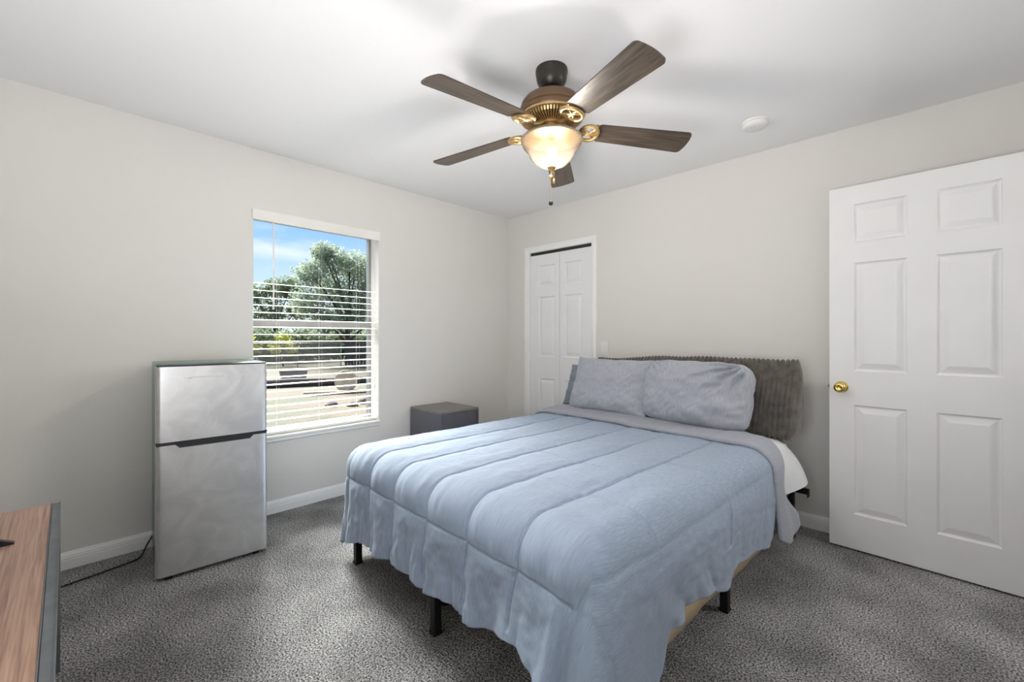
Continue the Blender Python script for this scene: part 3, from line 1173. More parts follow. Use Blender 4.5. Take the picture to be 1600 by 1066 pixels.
# hem curve (bed coordinates) keyed along the perimeter: left 0-1, foot-left corner 1-2, foot 2-3, foot-right 3-4, right 4-5
HEM = [
    (0.0, (-0.1, 1.4, 0.13)),
    (0.4, (-0.11, 0.85, 0.12)),
    (0.8, (-0.11, 0.3, 0.1)),
    (1.0, (-0.12, 0.05, 0.075)),
    (1.35, (-0.115, -0.03, 0.08)),
    (1.7, (-0.03, -0.07, 0.13)),
    (2.0, (0.075, -0.085, 0.165)),
    (2.128, (0.24, -0.088, 0.212)),
    (2.244, (0.4, -0.088, 0.213)),
    (2.352, (0.55, -0.088, 0.24)),
    (2.446, (0.68, -0.088, 0.244)),
    (2.504, (0.76, -0.088, 0.24)),
    (2.561, (0.84, -0.088, 0.236)),
    (2.612, (0.91, -0.088, 0.25)),
    (2.677, (1.0, -0.088, 0.25)),
    (2.749, (1.1, -0.088, 0.25)),
    (2.814, (1.19, -0.088, 0.272)),
    (2.864, (1.26, -0.088, 0.298)),
    (2.908, (1.32, -0.088, 0.305)),
    (3.0, (1.43, -0.125, 0.275)),
    (3.25, (1.55, -0.19, 0.115)),
    (3.5, (1.655, -0.2, 0.035)),
    (3.75, (1.635, 0.02, 0.06)),
    (4.0, (1.585, 0.17, 0.11)),
    (4.148, (1.565, 0.252, 0.17)),
    (4.22, (1.552, 0.349, 0.25)),
    (4.263, (1.55, 0.407, 0.261)),
    (4.323, (1.55, 0.487, 0.276)),
    (4.39, (1.55, 0.578, 0.264)),
    (4.487, (1.552, 0.708, 0.234)),
    (4.573, (1.558, 0.825, 0.203)),
    (4.618, (1.552, 0.885, 0.252)),
    (4.718, (1.552, 1.02, 0.243)),
    (4.797, (1.554, 1.127, 0.241)),
    (4.889, (1.558, 1.25, 0.215)),
    (4.948, (1.562, 1.33, 0.208)),
    (4.989, (1.566, 1.385, 0.235)),
    (5.0, (1.57, 1.398, 0.3))]


def perim(kind, s):
    """base point, outward normal and p"""
    if kind == 'L':
        return Vector((X0, s, 0)), Vector((-1, 0, 0)), 1.0 - (s - Y0) / (Y1 - Y0)
    if kind == 'F':
        return Vector((s, Y0, 0)), Vector((0, -1, 0)), 2.0 + (s - X0) / (X1 - X0)
    if kind == 'R':
        return Vector((X1, s, 0)), Vector((1, 0, 0)), 4.0 + (s - Y0) / (Y1 - Y0)
    if kind == 'CL':
        a = PI + s * PI / 2
        return Vector((X0, Y0, 0)), Vector((math.cos(a), math.sin(a), 0)), 1.0 + s
    a = 1.5 * PI + s * PI / 2
    return Vector((X1, Y0, 0)), Vector((math.cos(a), math.sin(a), 0)), 3.0 + s


def ztop(x, y):
    # a low crown, with soft undulations
    return ZT + 0.010 * nz(x * 2.1, y * 1.7, 3.0) + 0.008 * (1 - ((x - 0.75) / 0.75) ** 2)


def skirt(kind, s, t):
    b, n, p = perim(kind, s)
    zt = ztop(b.x, b.y)
    Hm = keyed(HEM, p)
    corner = kind in ('CL', 'CR')
    er = ER
    ta = 0.24
    if t <= ta:
        a = t / ta * PI / 2
        pos = b + n * er * math.sin(a)
        pos.z = zt - er * (1 - math.cos(a))
        return pos
    q = (t - ta) / (1 - ta)
    st = b + n * er
    st.z = zt - er
    pos = st.lerp(Hm, q)
    # horizontal follow a little later than the drop, as cloth does
    f = q ** (1.1 + (0.25 * math.sin(PI * (p % 1.0)) if corner else 0.0))
    pos.x = st.x + (Hm.x - st.x) * f
    pos.y = st.y + (Hm.y - st.y) * f
    # folds that deepen towards the hem
    if kind == 'F' or corner:
        u = p if kind == 'F' else (2 - (2 - p) * 0.22 if kind == 'CL' else 3 + (p - 3) * 0.22)
        wv = math.sin(u * 38 + 2.0 * nz(u * 5, 1.3) * 2) * 0.5 + 0.8 * nz(u * 16, q * 0.8, 2.2) + 0.5 * nz(u * 40, q * 1.5, 5.1)
        amp = 0.014 * q ** 1.4
        if kind == 'CL':
            amp *= sm(p - 1)
        elif kind == 'CR':
            amp *= sm(4 - p)
        # the deep fold left of the foot-right corner
        u = p
        dd = (u - 2.92) / 0.075
        deep = 0.030 * math.exp(-dd * dd) * q ** 1.2 - 0.040 * math.exp(-((u - 3.17) / 0.08) ** 2) * q ** 1.2 + 0.028 * math.exp(-((u - 3.05) / 0.045) ** 2) * q ** 1.3
        deep += 0.02 * math.exp(-((u - 3.38) / 0.08) ** 2) * q - 0.02 * math.exp(-((u - 3.70) / 0.1) ** 2) * q
        pos += n * (amp * wv + deep)
    else:
        u = s
        wv = 0.8 * nz(u * 5.5, q * 0.8, 8.1) + 0.5 * nz(u * 15, q * 1.4, 6.3)
        pos += n * (0.013 * q ** 1.3 * wv * sm((s - Y0) / 0.15))
        if kind == 'R':
            for c_, w_, a_ in ((0.62, 0.035, 0.012), (0.72, 0.03, -0.010), (0.40, 0.03, 0.012), (0.48, 0.03, -0.012)):
                uu = s + 0.22 * (1 - q)
                pos += n * (a_ * math.exp(-((uu - c_) / w_) ** 2) * q ** 1.5)
    return pos


def comforter_mesh():
    LS, RS, FS = 40, 80, 92           # skirt subdivisions
    NX, NY = 290, 240
    SL, SR, SF = 0.56, 0.50, 0.52     # cloth lengths of the skirts for the UVs
    rows, uvs = [], []
    for i in range(-FS, NY + 1):
        row, uvr = [], []
        for j in range(-LS, NX + RS + 1):
            fy = 0 if i >= 0 else -i / FS
            if j < 0:
                fx, side = -j / LS, 'L'
            elif j > NX:
                fx, side = (j - NX) / RS, 'R'
            else:
                fx, side = 0, None
            x = X0 + (X1 - X0) * min(max(j, 0), NX) / NX
            y = Y0 + (Y1 - Y0) * max(i, 0) / NY
            u = x + (-fx * SL if side == 'L' else fx * SR if side == 'R' else 0)
            v = y - fy * SF
            if fy == 0 and fx == 0:
                pos = Vector((x, y, ztop(x, y)))
            elif fy == 0:
                pos = skirt(side, y, fx)
            elif fx == 0:
                pos = skirt('F', x, fy)
            else:
                t = max(fx, fy)
                s = (0.5 * fy / fx) if fx >= fy else 1 - 0.5 * fx / fy      # 0 at the side, 1 at the foot
                pos = skirt('CL', s, t) if side == 'L' else skirt('CR', 1 - s, t)
            row.append(pos)
            uvr.append((u, v))
        rows.append(row)
        uvs.append(uvr)
    # normals from the grid
    R, C = len(rows), len(rows[0])
    out = []
    lines = (0.285, 0.515, 0.775, 1.030, 1.280, 0.045, 1.55)
    for i in range(R):
        orow = []
        for j in range(C):
            du = rows[i][min(j + 1, C - 1)] - rows[i][max(j - 1, 0)]
            dv = rows[min(i + 1, R - 1)][j] - rows[max(i - 1, 0)][j]
            n = du.cross(dv)
            if n.length < 1e-9:
                n = Vector((0, 0, 1))
            n.normalize()
            u, v = uvs[i][j]
            d = 0.0
            wob = 0.006 * nz(v * 5, u * 2, 9.0)
            dl = min(abs(u + wob - l) for l in lines)
            on = 1.0 if v > -0.40 else max(0.0, 1 - (-0.40 - v) / 0.03)
            if u > 1.5:
                on *= 0.35
            g = math.exp(-(dl / 0.0055) ** 2) * on
            puff = 1 - math.exp(-(dl / 0.045) ** 2)
            dc = abs(v + 0.118 + 0.004 * nz(u * 6, 2.2))
            oc = 1.0 if u < 1.52 else 0.3
            if u < 0.05:
                oc = 0.5
            g = max(g, 0.6 * math.exp(-(dc / 0.0055) ** 2) * oc)
            puff *= (1 - 0.45 * math.exp(-(dc / 0.035) ** 2) * oc)
            for (ux0, ux1, vv) in ((1.03, 1.60, 0.275), (0.775, 1.30, 0.55), (1.28, 1.75, 0.83), (0.285, 0.775, 0.74)):
                if ux0 < u < ux1:
                    dd = abs(v - vv + 0.004 * nz(u * 6, vv))
                    g = max(g, 0.40 * math.exp(-(dd / 0.0055) ** 2))
                    puff *= (1 - 0.35 * math.exp(-(dd / 0.04) ** 2))
            flat = 1 - sm((v - 1.27) / 0.11)
            puff *= 1 - 0.55 * sm((-0.16 - v) / 0.16)
            d += (0.012 * puff - 0.014 * g) * (0.25 + 0.75 * flat)
            # crumple
            d += 0.0035 * nz(u * 14, v * 9, 1.0) + 0.0022 * nz(u * 30, v * 22, 4.0)
            # gathers radiating from the stitch lines near the foot hem
            if v < -0.22:
                hq = min(1, (-0.22 - v) / 0.22)
                hq *= 1.0 if u < 1.14 else max(0.0, 1 - (u - 1.14) / 0.06)
                d += 0.016 * hq * math.exp(-(dl / 0.06) ** 2) * nz((u * 60), v * 10, 7.7) + 0.008 * hq * nz(u * 22 + v * 6, v * 3.5, 6.1)
            # wrinkles by the fold
            if v > 1.0 and u > 0.8:
                d += 0.006 * (v - 1.0) / 0.4 * nz(u * 4 - v * 3, v * 26 + u * 7, 5.5)
            orow.append(rows[i][j] + n * d)
        out.append(orow)
    return grid_mesh(out, uvs)


cf = thing('comforter', 'blue-grey quilted comforter draped over the bed', 'comforter', BL, BA)
top = obj('quilted_cover', comforter_mesh(), M['comforter'], cf, True)
md = top.modifiers.new('thickness', 'SOLIDIFY')
md.thickness = 0.011
md.offset = -1
md.use_rim = True


def turndown_mesh():
    """reverse side of the comforter folded towards the foot: a doubled band across the bed and down both sides"""
    NX, NS = 120, 44
    NR = 34
    rows, uvs = [], []
    ZB = ZT + 0.026
    for m in range(NR + 1):
        row, uvr = [], []
        for j in range(-NS, NX + NS + 1):
            fx = 0
            if j < 0:
                fx, sg = -j / NS, -1
            elif j > NX:
                fx, sg = (j - NX) / NS, 1
            x = X0 + (X1 - X0) * min(max(j, 0), NX) / NX
            # edges of the band: foot-side fold and head-side edge, both drift along the drop
            ya = Y1 - 0.018 + 0.008 * nz(x * 5, 3.3) + 0.035 * (x < 0.35) * (0.35 - x) - 0.0 * fx
            yb = 1.735 + 0.012 * nz(x * 3, 6.0) - 0.085 * sm((x - 1.28) / 0.14)
            if fx > 0 and sg > 0:
                ya += 0.035 * fx ** 1.5
                yb += -0.16 * math.sin(min(1.0, fx * 1.15) * PI) + 0.03 * fx
            lift = 0.0
            if m <= 8:
                # rounded fold: half circle at the foot side
                a = PI * (0.5 + (1 - m / 8)) if False else (-PI / 2 + PI * m / 8)
                yy = ya - 0.012 * math.cos(a)
                lift = 0.007 + 0.012 * math.sin(a)
            else:
                q = (m - 8) / (NR - 8)
                yy = ya + (yb - ya) * q
                lift = 0.019 + 0.009 * math.sin(q * PI) - 0.012 * q ** 6
            lift += 0.003 * nz(x * 8 + fx * 3, yy * 8, 2.0)
            zt = ztop(x, Y1) + 0.008
            if fx == 0:
                pos = Vector((x, yy, zt + lift))
                ux = x
            else:
                b = X1 if sg > 0 else X0
                ta = 0.26
                rr_ = ER + lift * 0.8
                hem = 0.185 + 0.02 * nz(yy * 6, 3.1) + 0.06 * max(0, (0.10 - abs(yy - (ya + yb) / 2 - 0.0)) * 0)
                cpos = (yy - ya) / max(yb - ya, 1e-3)
                hem += 0.05 * max(0.0, abs(cpos - 0.45) - 0.35) / 0.2 * 0.6
                hx = 0.135 + lift * 0.8 + 0.010 * math.sin(cpos * 7) + (0.02 * cpos)
                if fx <= ta:
                    a = fx / ta * PI / 2
                    pos = Vector((b + sg * rr_ * math.sin(a), yy, zt + lift - rr_ * (1 - math.cos(a))))
                else:
                    q = (fx - ta) / (1 - ta)
                    pos = Vector((b + sg * (rr_ + (hx - ER - lift * 0.8 + 0.0) * q ** 1.2 + 0.006 * q * nz(yy * 16, q * 2, 3.3)), yy, zt + lift - rr_ + (hem - zt - lift + rr_) * q))
                ux = x + sg * fx * 0.5
            row.append(pos)
            uvr.append((ux, yy))
        rows.append(row)
        uvs.append(uvr)
    R, C = len(rows), len(rows[0])
    for i in range(R):
        for j in range(C):
            u, v = uvs[i][j]
            for l in (0.285, 0.515, 0.775, 1.030, 1.280):
                if i > 8:
                    rows[i][j].z -= 0.006 * math.exp(-((u - l) / 0.008) ** 2)
    return grid_mesh(rows, uvs)


td = obj('turned_down_edge', turndown_mesh(), M['reverse'], cf, True)
td['label'] = 'plain grey reverse side turned down at the head'
md = td.modifiers.new('thickness', 'SOLIDIFY')
md.thickness = 0.006
md.offset = -1

# ---------------------------------------------------------------- tan blanket under the comforter
rows = []
for i in range(91):
    y = 0.36 + 0.96 * i / 90
    row = []
    hem = 0.190 + 0.012 * math.sin((y - 0.42) * 7.2) ** 2 * (1 if y < 0.8 else 0.4) + 0.006 * nz(y * 9, 1.0)
    for (x, z) in ((1.20, 0.6135), (1.36, 0.6135), (1.44, 0.612), (1.490, 0.602), (1.523, 0.575), (1.532, 0.52), (1.533, 0.45), (1.533, 0.38), (1.536, 0.31), (1.540, 0.26), (1.540, hem)):
        wv = 0.004 * nz(y * 8, z * 3, 2.2) if z < 0.55 else 0.0
        row.append(Vector((x + wv, y, z)))
    rows.append(row)
tb = obj('tan_blanket', grid_mesh(rows), M['mattress'], smooth=True)
tb.location = BL
tb.rotation_euler = (0, 0, BA)
md = tb.modifiers.new('thickness', 'SOLIDIFY')
md.thickness = 0.005
md.offset = 0
tag(tb, 'tan blanket whose edge hangs below the comforter on the door side of the bed', 'blanket')

# ---------------------------------------------------------------- pillows
def pillow_mesh(w, h, t, seed, corner=0.03, squash=0.0, gathers=0.0, boxy=2.6, rnd=0.0):
    """closed cushion in local x (width), z (height), y (thickness; front is -y)"""
    N, Mv = 64, 48
    front, back, uv = [], [], []
    for side in (-1, 1):
        rows = []
        for i in range(Mv + 1):
            row = []
            b = -1 + 2 * i / Mv
            for j in range(N + 1):
                a = -1 + 2 * j / N
                ex = max(0.0, 1 - abs(a) ** boxy) ** 0.5
                ez = max(0.0, 1 - abs(b) ** boxy) ** 0.5
                th = t / 2 * (ex * ez)
                # side outline pulled in between pointed corners
                ix = 1 - corner * (1 - b * b) ** 1.0
                iz = 1 - corner * 1.1 * (1 - a * a) ** 1.0
                x = a * w / 2 * ix
                z = b * h / 2 * iz
                kk = 1 - rnd * (abs(a) * abs(b)) ** 5
                x, z = x * kk, z * kk
                th *= 1 + 0.22 * nz(a * 1.6 + seed, b * 1.6, seed * 1.7) - squash * b * 0.5
                wr = 0.011 * nz(a * 4 + seed * 3, b * 4, 2.0) + 0.009 * abs(nz(a * 3.1 + b * 2.2 + seed, a * 0.8 - b * 1.2, 3.3)) + 0.006 * nz(a * 11 - b * 8 + seed, b * 4 + a * 3, 7.0)
                if gathers:
                    # creases fanning from the upper right corner
                    dx, dz = 0.93 - a, 0.96 - b
                    r_ = math.hypot(dx, dz * 0.8)
                    an = math.atan2(dz, dx)
                    wr += gathers * math.exp(-(r_ / 0.75) ** 2) * math.sin(an * 17 + 3 * nz(a * 3, b * 3, seed)) * min(1, r_ * 4)
                    d2 = math.hypot(a + 0.85, (b - 0.95))
                    wr += gathers * 0.6 * math.exp(-(d2 / 0.4) ** 2) * math.sin(math.atan2(0.95 - b, a + 0.85) * 14)
                edge = min(1.0, 3.0 * ex * ez)
                row.append(Vector((x, side * (th + wr * edge), z + 0.006 * nz(a * 4, seed, 1.0) * abs(b) ** 4)))
            rows.append(row)
        (front if side < 0 else back).extend(rows)
    uvs = [[(w * j / N, h * i / Mv) for j in range(N + 1)] for i in range(Mv + 1)]
    bm = grid_mesh(front, uvs)
    bm2 = grid_mesh(back, uvs)
    me = bpy.data.meshes.new('tmp')
    bm2.to_mesh(me)
    bm2.free()
    bm.from_mesh(me)
    bpy.data.meshes.remove(me)
    bmesh.ops.remove_doubles(bm, verts=bm.verts, dist=1e-4)
    return bm


BM = Matrix.Translation(BL) @ Matrix.Rotation(BA, 4, 'Z')


def place(o, x, y, z, lean, yaw=0.0, roll=0.0):
    o.matrix_world = BM @ Matrix.Translation((x, y, z)) @ Matrix.Rotation(yaw, 4, 'Z') @ Matrix.Rotation(lean, 4, 'X') @ Matrix.Rotation(roll, 4, 'Y')


pl1 = obj('pillow', pillow_mesh(0.640, 0.41, 0.18, 1.3, 0.05, 0.25), M['pillowcase'], smooth=True)
place(pl1, 0.452, 1.655, 0.846, math.radians(-20), 0.03, 0.012)
tag(pl1, 'grey-blue pillow propped at the head of the bed on the closet side', 'pillow', 'grey pillows on the bed')
pl2 = obj('pillow', pillow_mesh(0.665, 0.40, 0.25, 4.1, 0.0, 0.05, 0.030, 3.6, 0.13), M['pillowcase'], smooth=True)
place(pl2, 1.06, 1.655, 0.850, math.radians(-13), -0.04, 0.012)
tag(pl2, 'plump grey pillow with gathered creases in front of the corduroy cushion', 'pillow', 'grey pillows on the bed')
pl3 = obj('pillow', pillow_mesh(0.72, 0.34, 0.12, 7.7, 0.035, 0.3), M['pillow_dark'], smooth=True)
place(pl3, 0.305, 1.800, 0.810, math.radians(-21), 0.0, 0.0)
tag(pl3, 'slate grey pillow mostly hidden behind the closet-side pillow', 'pillow', 'grey pillows on the bed')

# long corduroy wedge cushion against the wall
def wedge_mesh():
    Lw = 1.46
    # cross-section in (y, z): y toward head, z up; rounded triangle
    cs = []
    raw = [(-0.215, 0.025), (-0.205, 0.07), (-0.15, 0.17), (-0.09, 0.29), (-0.045, 0.385), (-0.015, 0.418), (0.015, 0.418), (0.038, 0.38), (0.045, 0.2), (0.045, 0.03), (0.03, 0.0), (-0.08, -0.004), (-0.19, 0.0)]
    n = len(raw)
    for i in range(n):
        p0, p1, p2, p3 = [Vector((*raw[(i + d) % n], 0)) for d in (-1, 0, 1, 2)]
        for s in range(5):
            t = s / 5
            q = 0.5 * ((2 * p1) + (p2 - p0) * t + (2 * p0 - 5 * p1 + 4 * p2 - p3) * t * t + (3 * p1 - p0 - 3 * p2 + p3) * t ** 3)
            cs.append((q.x, q.y))
    cyc = (-0.045, 0.17)
    bm = B()
    N = 700
    rings = []
    for k in range(N + 1):
        f = k / N
        x = (f - 0.5) * Lw
        e_ = min(f, 1 - f) * Lw
        # end swell and closing
        sc = 1.0 if e_ > 0.035 else math.sqrt(max(0.0, 1 - (1 - e_ / 0.035) ** 2)) * 0.6 + 0.4
        rid = abs(math.sin(PI * x / 0.0265)) ** 0.5
        ring = []
        droop = -0.034 * sm((0.5 - f - 0.02) / 0.36) - 0.008 * math.sin(f * PI) - 0.02 * sm((f - 0.86) / 0.14) * 0 + 0.012 * nz(x * 2.5, 1.0)
        for (y, z) in cs:
            y *= 0.72
            dy, dz = y - cyc[0], z - cyc[1]
            l = math.hypot(dy, dz)
            o_ = 0.017 * rid * min(1, e_ / 0.03) + 0.012 * nz(x * 4, y * 6, z * 6)
            m = sc * (1 + o_ / l)
            ring.append(bm.verts.new((x, cyc[0] + dy * m, cyc[1] + dz * m + droop * max(0, z) / 0.4)))
        rings.append(ring)
    C = len(cs)
    for a, b in zip(rings, rings[1:]):
        for i in range(C):
            bm.faces.new((a[i], a[(i + 1) % C], b[(i + 1) % C], b[i]))
    bm.faces.new(rings[0])
    bm.faces.new(rings[-1])
    return bm


wd = obj('wedge_cushion', wedge_mesh(), M['plush'], smooth=True)
place(wd, 0.825, 1.985, 0.627, 0, 0, 0)
tag(wd, 'long dark grey ribbed corduroy cushion against the wall behind the pillows', 'cushion')

# ================================================================ TV STAND AND TELEVISION
ts = thing('tv_stand', 'low stand with rustic wood top and grey metal edging at left foreground', 'tv stand', (0.938, -3.255, 0))
TZ = 0.600
bm = B()
box(bm, 0.006, 1.46, -0.40, -0.0235, TZ - 0.022, TZ, 0.002)
obj('tabletop', bm, M['wood'], ts)
M['edge'] = mat('grey_metal_edging', (128, 132, 136), 0.5, 0.4, c2=(116, 120, 124), scale=20)
bm = B()
box(bm, 0.0, 1.46, -0.0205, -0.0015, TZ - 0.030, TZ - 0.003)
box(bm, 0.0, 1.46, -0.0235, -0.0215, TZ - 0.030, TZ + 0.002)
box(bm, 0.0, 1.46, -0.002, 0.0, TZ - 0.030, TZ + 0.002)
obj('edge_frame', bm, M['edge'], ts)
for x in (0.02, 1.43):
    for y in (-0.385, -0.012):
        bm = B()
        box(bm, x - 0.0115, x + 0.0115, y - 0.0115, y + 0.0115, 0.0, TZ - 0.030, 0.002)
        obj('leg', bm, M['edge'], ts)
bm = B()
box(bm, 0.032, 1.418, -0.39, -0.01, 0.16, 0.18, 0.002)
obj('shelf', bm, M['wood'], ts)
tv = thing('television', 'black television standing on the wood-topped stand', 'television', (1.62, -3.50, TZ))
bm = B()
box(bm, -0.42, 0.42, -0.015, 0.020, 0.07, 0.56, 0.006)
obj('cabinet', bm, M['dark'], tv)
bm = B()
box(bm, -0.41, 0.41, 0.0195, 0.0215, 0.085, 0.55)
obj('screen', bm, M['screen'], tv)
for x in (-0.32, 0.32):
    bm = B()
    prism(bm, [(-0.10, 0.0), (-0.02, 0.075), (0.02, 0.075), (0.155, 0.004), (0.155, 0.0)], 'x', x - 0.008, x + 0.008)
    obj('foot', bm, M['dark'], tv)

# ================================================================ OUTSIDE
GZ = -0.30
bm = B()
rows = []
for i in range(61):
    rows.append([Vector((-0.16 - i * 1.0, -24 + j * 1.2, GZ + (0.05 * nz(i * 0.5, j * 0.5, 1) if i else 0))) for j in range(61)])
gr = obj('lawn', grid_mesh(rows), M['grass'], smooth=True)
tag(gr, 'patchy dry lawn outside the window', 'lawn', kind='structure')


def leaves(bm, centre, rad, n, size, rng, flat=1.0):
    for _ in range(n):
        while True:
            v = Vector((rng.uniform(-1, 1), rng.uniform(-1, 1), rng.uniform(-1, 1)))
            if 0.25 < v.length <= 1:
                break
        v = v * (0.55 + 0.45 * rng.random())
        p = Vector(centre) + Vector((v.x * rad, v.y * rad, v.z * rad * flat))
        d = Vector((rng.gauss(0, 1), rng.gauss(0, 1), rng.gauss(-0.3, 0.7))).normalized()
        s = d.cross(Vector((rng.gauss(0, 1), rng.gauss(0, 1), rng.gauss(0, 1)))).normalized()
        l = size * rng.uniform(0.7, 1.35)
        w = l * 0.30
        nn = d.cross(s) * l * 0.12
        a, b, c, e_ = p - d * l * 0.5, p + s * w + nn, p + d * l * 0.5, p - s * w + nn
        bm.faces.new([bm.verts.new(q) for q in (a, b, c, e_)])


def tree(name, label, base, blobs, mleaf, size, dens, seed, group, trunk_r=0.14, cat='tree'):
    rng = random.Random(seed)
    t = thing(name, label, cat, base, 0, group)
    bm = B()
    bx, by, bz = base
    hz = max(b[2] for b in blobs) - bz
    stem = [(0, 0, -0.05), (0.1, -0.08, hz * 0.25), (0.0, 0.1, hz * 0.5), (0.12, 0.05, hz * 0.85)]
    tube(bm, stem, [trunk_r, trunk_r * 0.8, trunk_r * 0.6, trunk_r * 0.25], 10)
    for (x, y, z, r) in blobs:
        z0 = min(max((z - bz) * 0.45, 0.2), hz * 0.6)
        tube(bm, [(0.03, 0.0, z0), ((x - bx) * 0.5, (y - by) * 0.5, (z0 + z - bz) / 2 + 0.1), (x - bx, y - by, z - bz)], [trunk_r * 0.45, trunk_r * 0.3, trunk_r * 0.12], 7)
    obj('trunk', bm, M['bark'], t, True)
    bm = B()
    for (x, y, z, r) in blobs:
        leaves(bm, (x - bx, y - by, z - bz), r, int(dens * r * r * 100), size, rng, 0.85)
    obj('foliage', bm, mleaf, t)
    return t


# trees behind the fence: the tall one with an open crown, and lower dense ones
tree('tree', 'tall grey-green tree filling the right half of the window view', (-21.0, 8.1, GZ),
     [(-21.0, 7.2, 5.5, 1.25), (-21.2, 8.7, 5.3, 1.35), (-20.6, 5.9, 4.6, 1.1), (-21.4, 7.4, 3.9, 1.5), (-20.7, 9.2, 3.8, 1.4), (-20.5, 5.7, 3.0, 1.2), (-21.0, 8.2, 2.5, 1.5), (-21.2, 10.3, 4.6, 1.5), (-20.4, 6.6, 2.0, 1.1), (-20.8, 6.6, 5.9, 0.8), (-20.8, 9.9, 2.4, 1.4)],
     M['leaf'], 0.17, 8.0, 11, 'trees beyond the yard fence', 0.20)
K_ = 1.34
blobs = [(-22.0, 4.6, 3.7, 0.95), (-22.2, 3.5, 3.4, 0.9), (-21.8, 5.3, 3.9, 0.9), (-22.4, 2.6, 2.8, 1.0), (-22.0, 4.3, 2.4, 1.1), (-21.6, 5.6, 2.7, 0.9), (-22.0, 3.4, 1.8, 0.9)]
blobs = [(3.19 + (x - 3.19) * K_, -3.24 + (y + 3.24) * K_, 1.195 + (z - 1.195) * K_, r * K_) for x, y, z, r in blobs]
tree('tree', 'low rounded tree at the left of the window view beneath open sky', (-30.4, 7.2, GZ), blobs, M['leaf2'], 0.20, 5.5, 12, 'trees beyond the yard fence', 0.15)
for i, (x, y, r, lb) in enumerate(((-21.75, 3.1, 0.55, 'yellow-green sunlit shrub behind the chain-link fence at the left'), (-20.9, 4.6, 0.5, 'yellow-green sunlit shrub behind the middle of the chain-link fence'))):
    tree('shrub', lb, (x, y, GZ), [(x, y, 1.1, r), (x - 0.1, y + 0.4, 0.6, r * 0.8), (x, y - 0.4, 0.6, r * 0.8)], M['leaf3'], 0.14, 9.0, 20 + i, 'shrubs behind the fence', 0.05, 'shrub')
# continuous dark hedge closing the view under the crowns
rng = random.Random(5)
hg = thing('hedge', 'long dark green hedge closing the yard far behind the fence', 'hedge', (-24.4, 6.0, GZ))
bm = B()
for i in range(26):
    leaves(bm, (0.4 * math.sin(i * 1.7), -10 + i * 0.85, 0.95 + 0.25 * math.sin(i * 2.1)), 1.40, 1100, 0.21, rng, 0.95)
obj('foliage', bm, M['leaf2'], hg)
for i in range(12):
    bm = B()
    tube(bm, [(0, -9.5 + i * 1.75, -0.05), (0.1, -9.4 + i * 1.75, 1.0)], 0.05, 6)
    obj('stem', bm, M['bark'], hg)

# chain-link fence on a line through (-20.15, 3.84) and (-18.0, 7.5)
fa, fb = Vector((-21.6, 1.3, GZ)), Vector((-18.55, 6.6, GZ))
fd_ = (fb - fa)
fl = fd_.length
fe = fd_.normalized()
fn = thing('chain_link_fence', 'grey chain-link fence at the back of the yard', 'fence', tuple(fa), math.atan2(fe.y, fe.x))
bm = B()
hF, pit = 1.18, 0.085
n = int(fl / pit) + 1
nzv = int(hF / pit)
for i in range(-nzv, n):
    for sg in (1, -1):
        xs0 = i * pit if sg > 0 else i * pit + hF
        a = [xs0, 0.0]
        b = [xs0 + sg * hF, hF]
        # clip to 0..fl
        def clip(p, q):
            if p[0] < 0:
                t = (0 - p[0]) / (q[0] - p[0])
                p = [0, p[1] + (q[1] - p[1]) * t]
            if p[0] > fl:
                t = (fl - p[0]) / (q[0] - p[0])
                p = [fl, p[1] + (q[1] - p[1]) * t]
            return p
        if max(a[0], b[0]) <= 0.01 or min(a[0], b[0]) >= fl - 0.01:
            continue
        a2, b2 = clip(a, b), clip(b, a)
        tube(bm, [(a2[0], 0.004 * sg, a2[1]), (b2[0], 0.004 * sg, b2[1])], 0.0065, 4, caps=False)
obj('mesh', bm, M['post'], fn)
bm = B()
tube(bm, [(0, 0, hF), (fl, 0, hF)], 0.022, 8)
obj('top_rail', bm, M['post'], fn)
for i in range(4):
    bm = B()
    tube(bm, [(fl * i / 3, 0, -0.05), (fl * i / 3, 0, hF + 0.04)], 0.03, 10)
    obj('post', bm, M['post'], fn)

wf = thing('board_fence', 'weathered grey wooden board fence beside the chain-link fence', 'fence', (-18.45, 6.75, GZ), math.atan2(fe.y, fe.x))
bm = B()
for i in range(22):
    h_ = 1.35 + 0.05 * math.sin(i * 2.3)
    box(bm, i * 0.15, i * 0.15 + 0.13, -0.012, 0.012, 0.03, h_)
obj('boards', bm, M['planks'], wf)
bm = B()
for z in (0.35, 1.05):
    box(bm, 0, 3.3, 0.012, 0.05, z - 0.04, z + 0.04)
obj('rails', bm, M['planks'], wf)

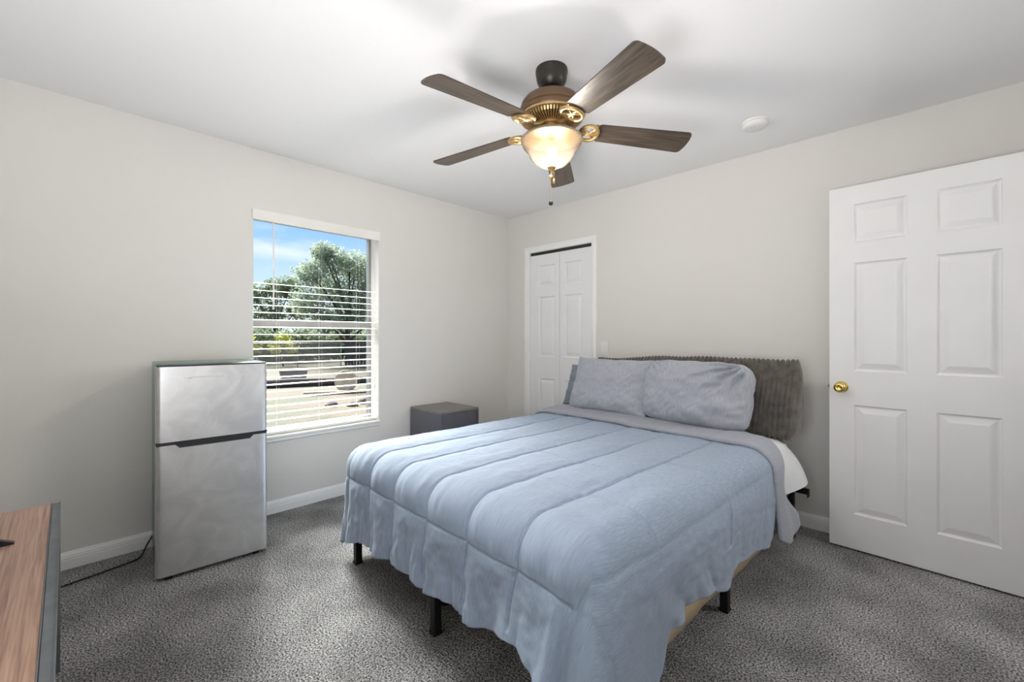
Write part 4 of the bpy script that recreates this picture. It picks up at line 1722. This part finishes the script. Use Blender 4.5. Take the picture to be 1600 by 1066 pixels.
# yard clutter
bn = thing('storage_bin', 'grey plastic storage bin lying on the lawn near the fence', 'bin', (-12.4, 2.15, GZ), math.radians(75))
bm = B()
prism(bm, [(-0.36, 0.0), (0.36, 0.0), (0.42, 0.34), (-0.42, 0.34)], 'y', -0.26, 0.26)
obj('tub', bm, M['tarp'], bn)
bm = B()
box(bm, -0.46, 0.46, -0.30, 0.30, 0.34, 0.38, 0.02)
obj('lid', bm, M['concrete'], bn)
lg = B()
rng = random.Random(9)
tube(lg, [(-10.95, 0.5, GZ + 0.10), (-10.6, 1.5, GZ + 0.11), (-10.2, 2.5, GZ + 0.10), (-9.75, 3.7, GZ + 0.11)], [0.13, 0.14, 0.13, 0.12], 12)
tag(obj('timber_log', lg, M['log'], smooth=True), 'long dark log lying across the lawn', 'log')
st = thing('concrete_ring', 'round pale concrete disc leaning upright on the lawn', 'disc', (-8.3, 2.1, GZ), math.radians(-35))
bm = B()
lathe(bm, [(0, -0.05), (0.28, -0.05), (0.30, -0.03), (0.30, 0.03), (0.28, 0.05), (0.17, 0.05), (0.15, 0.035), (0, 0.035)], 36)
bmesh.ops.transform(bm, matrix=Matrix.Translation((0, 0, 0.295)) @ Matrix.Rotation(math.radians(83), 4, 'Y'), verts=bm.verts)
obj('disc', bm, M['concrete'], st, True, sharp=40)
bm = B()
box(bm, -0.20, -0.08, -0.16, 0.16, 0.0, 0.16, 0.01)
obj('prop_block', bm, M['log'], st)
bm = B()
box(bm, -0.95, 0.95, -0.10, 0.10, 0.0, 0.045, 0.005)
wp = obj('plank', bm, M['concrete'], loc=(-8.05, 1.9, GZ + 0.02), rot=(0, 0, math.radians(64)))
tag(wp, 'pale plank lying flat on the lawn in front of the concrete disc', 'plank')
rng = random.Random(31)
for i, lb in enumerate(('dark rubble stone at the left end of the scattered row on the near lawn', 'dark rubble stone second from the left of the row on the near lawn', 'dark rubble stone third from the left of the row on the near lawn', 'dark rubble stone at the right end of the row below the concrete disc')):
    x, y = -5.9 + 0.28 * (i % 2) + rng.uniform(-0.1, 0.1), 0.70 + i * 0.34
    bm = B()
    bmesh.ops.create_icosphere(bm, subdivisions=2, radius=0.13)
    for v in bm.verts:
        v.co *= 1 + 0.35 * nz(v.co.x * 6 + i, v.co.y * 6, v.co.z * 6)
        v.co.z *= 0.6
    tag(obj('rubble_stone', bm, M['log'], loc=(x, y, GZ + 0.05)), lb, 'stone', 'rubble stones on the near lawn')
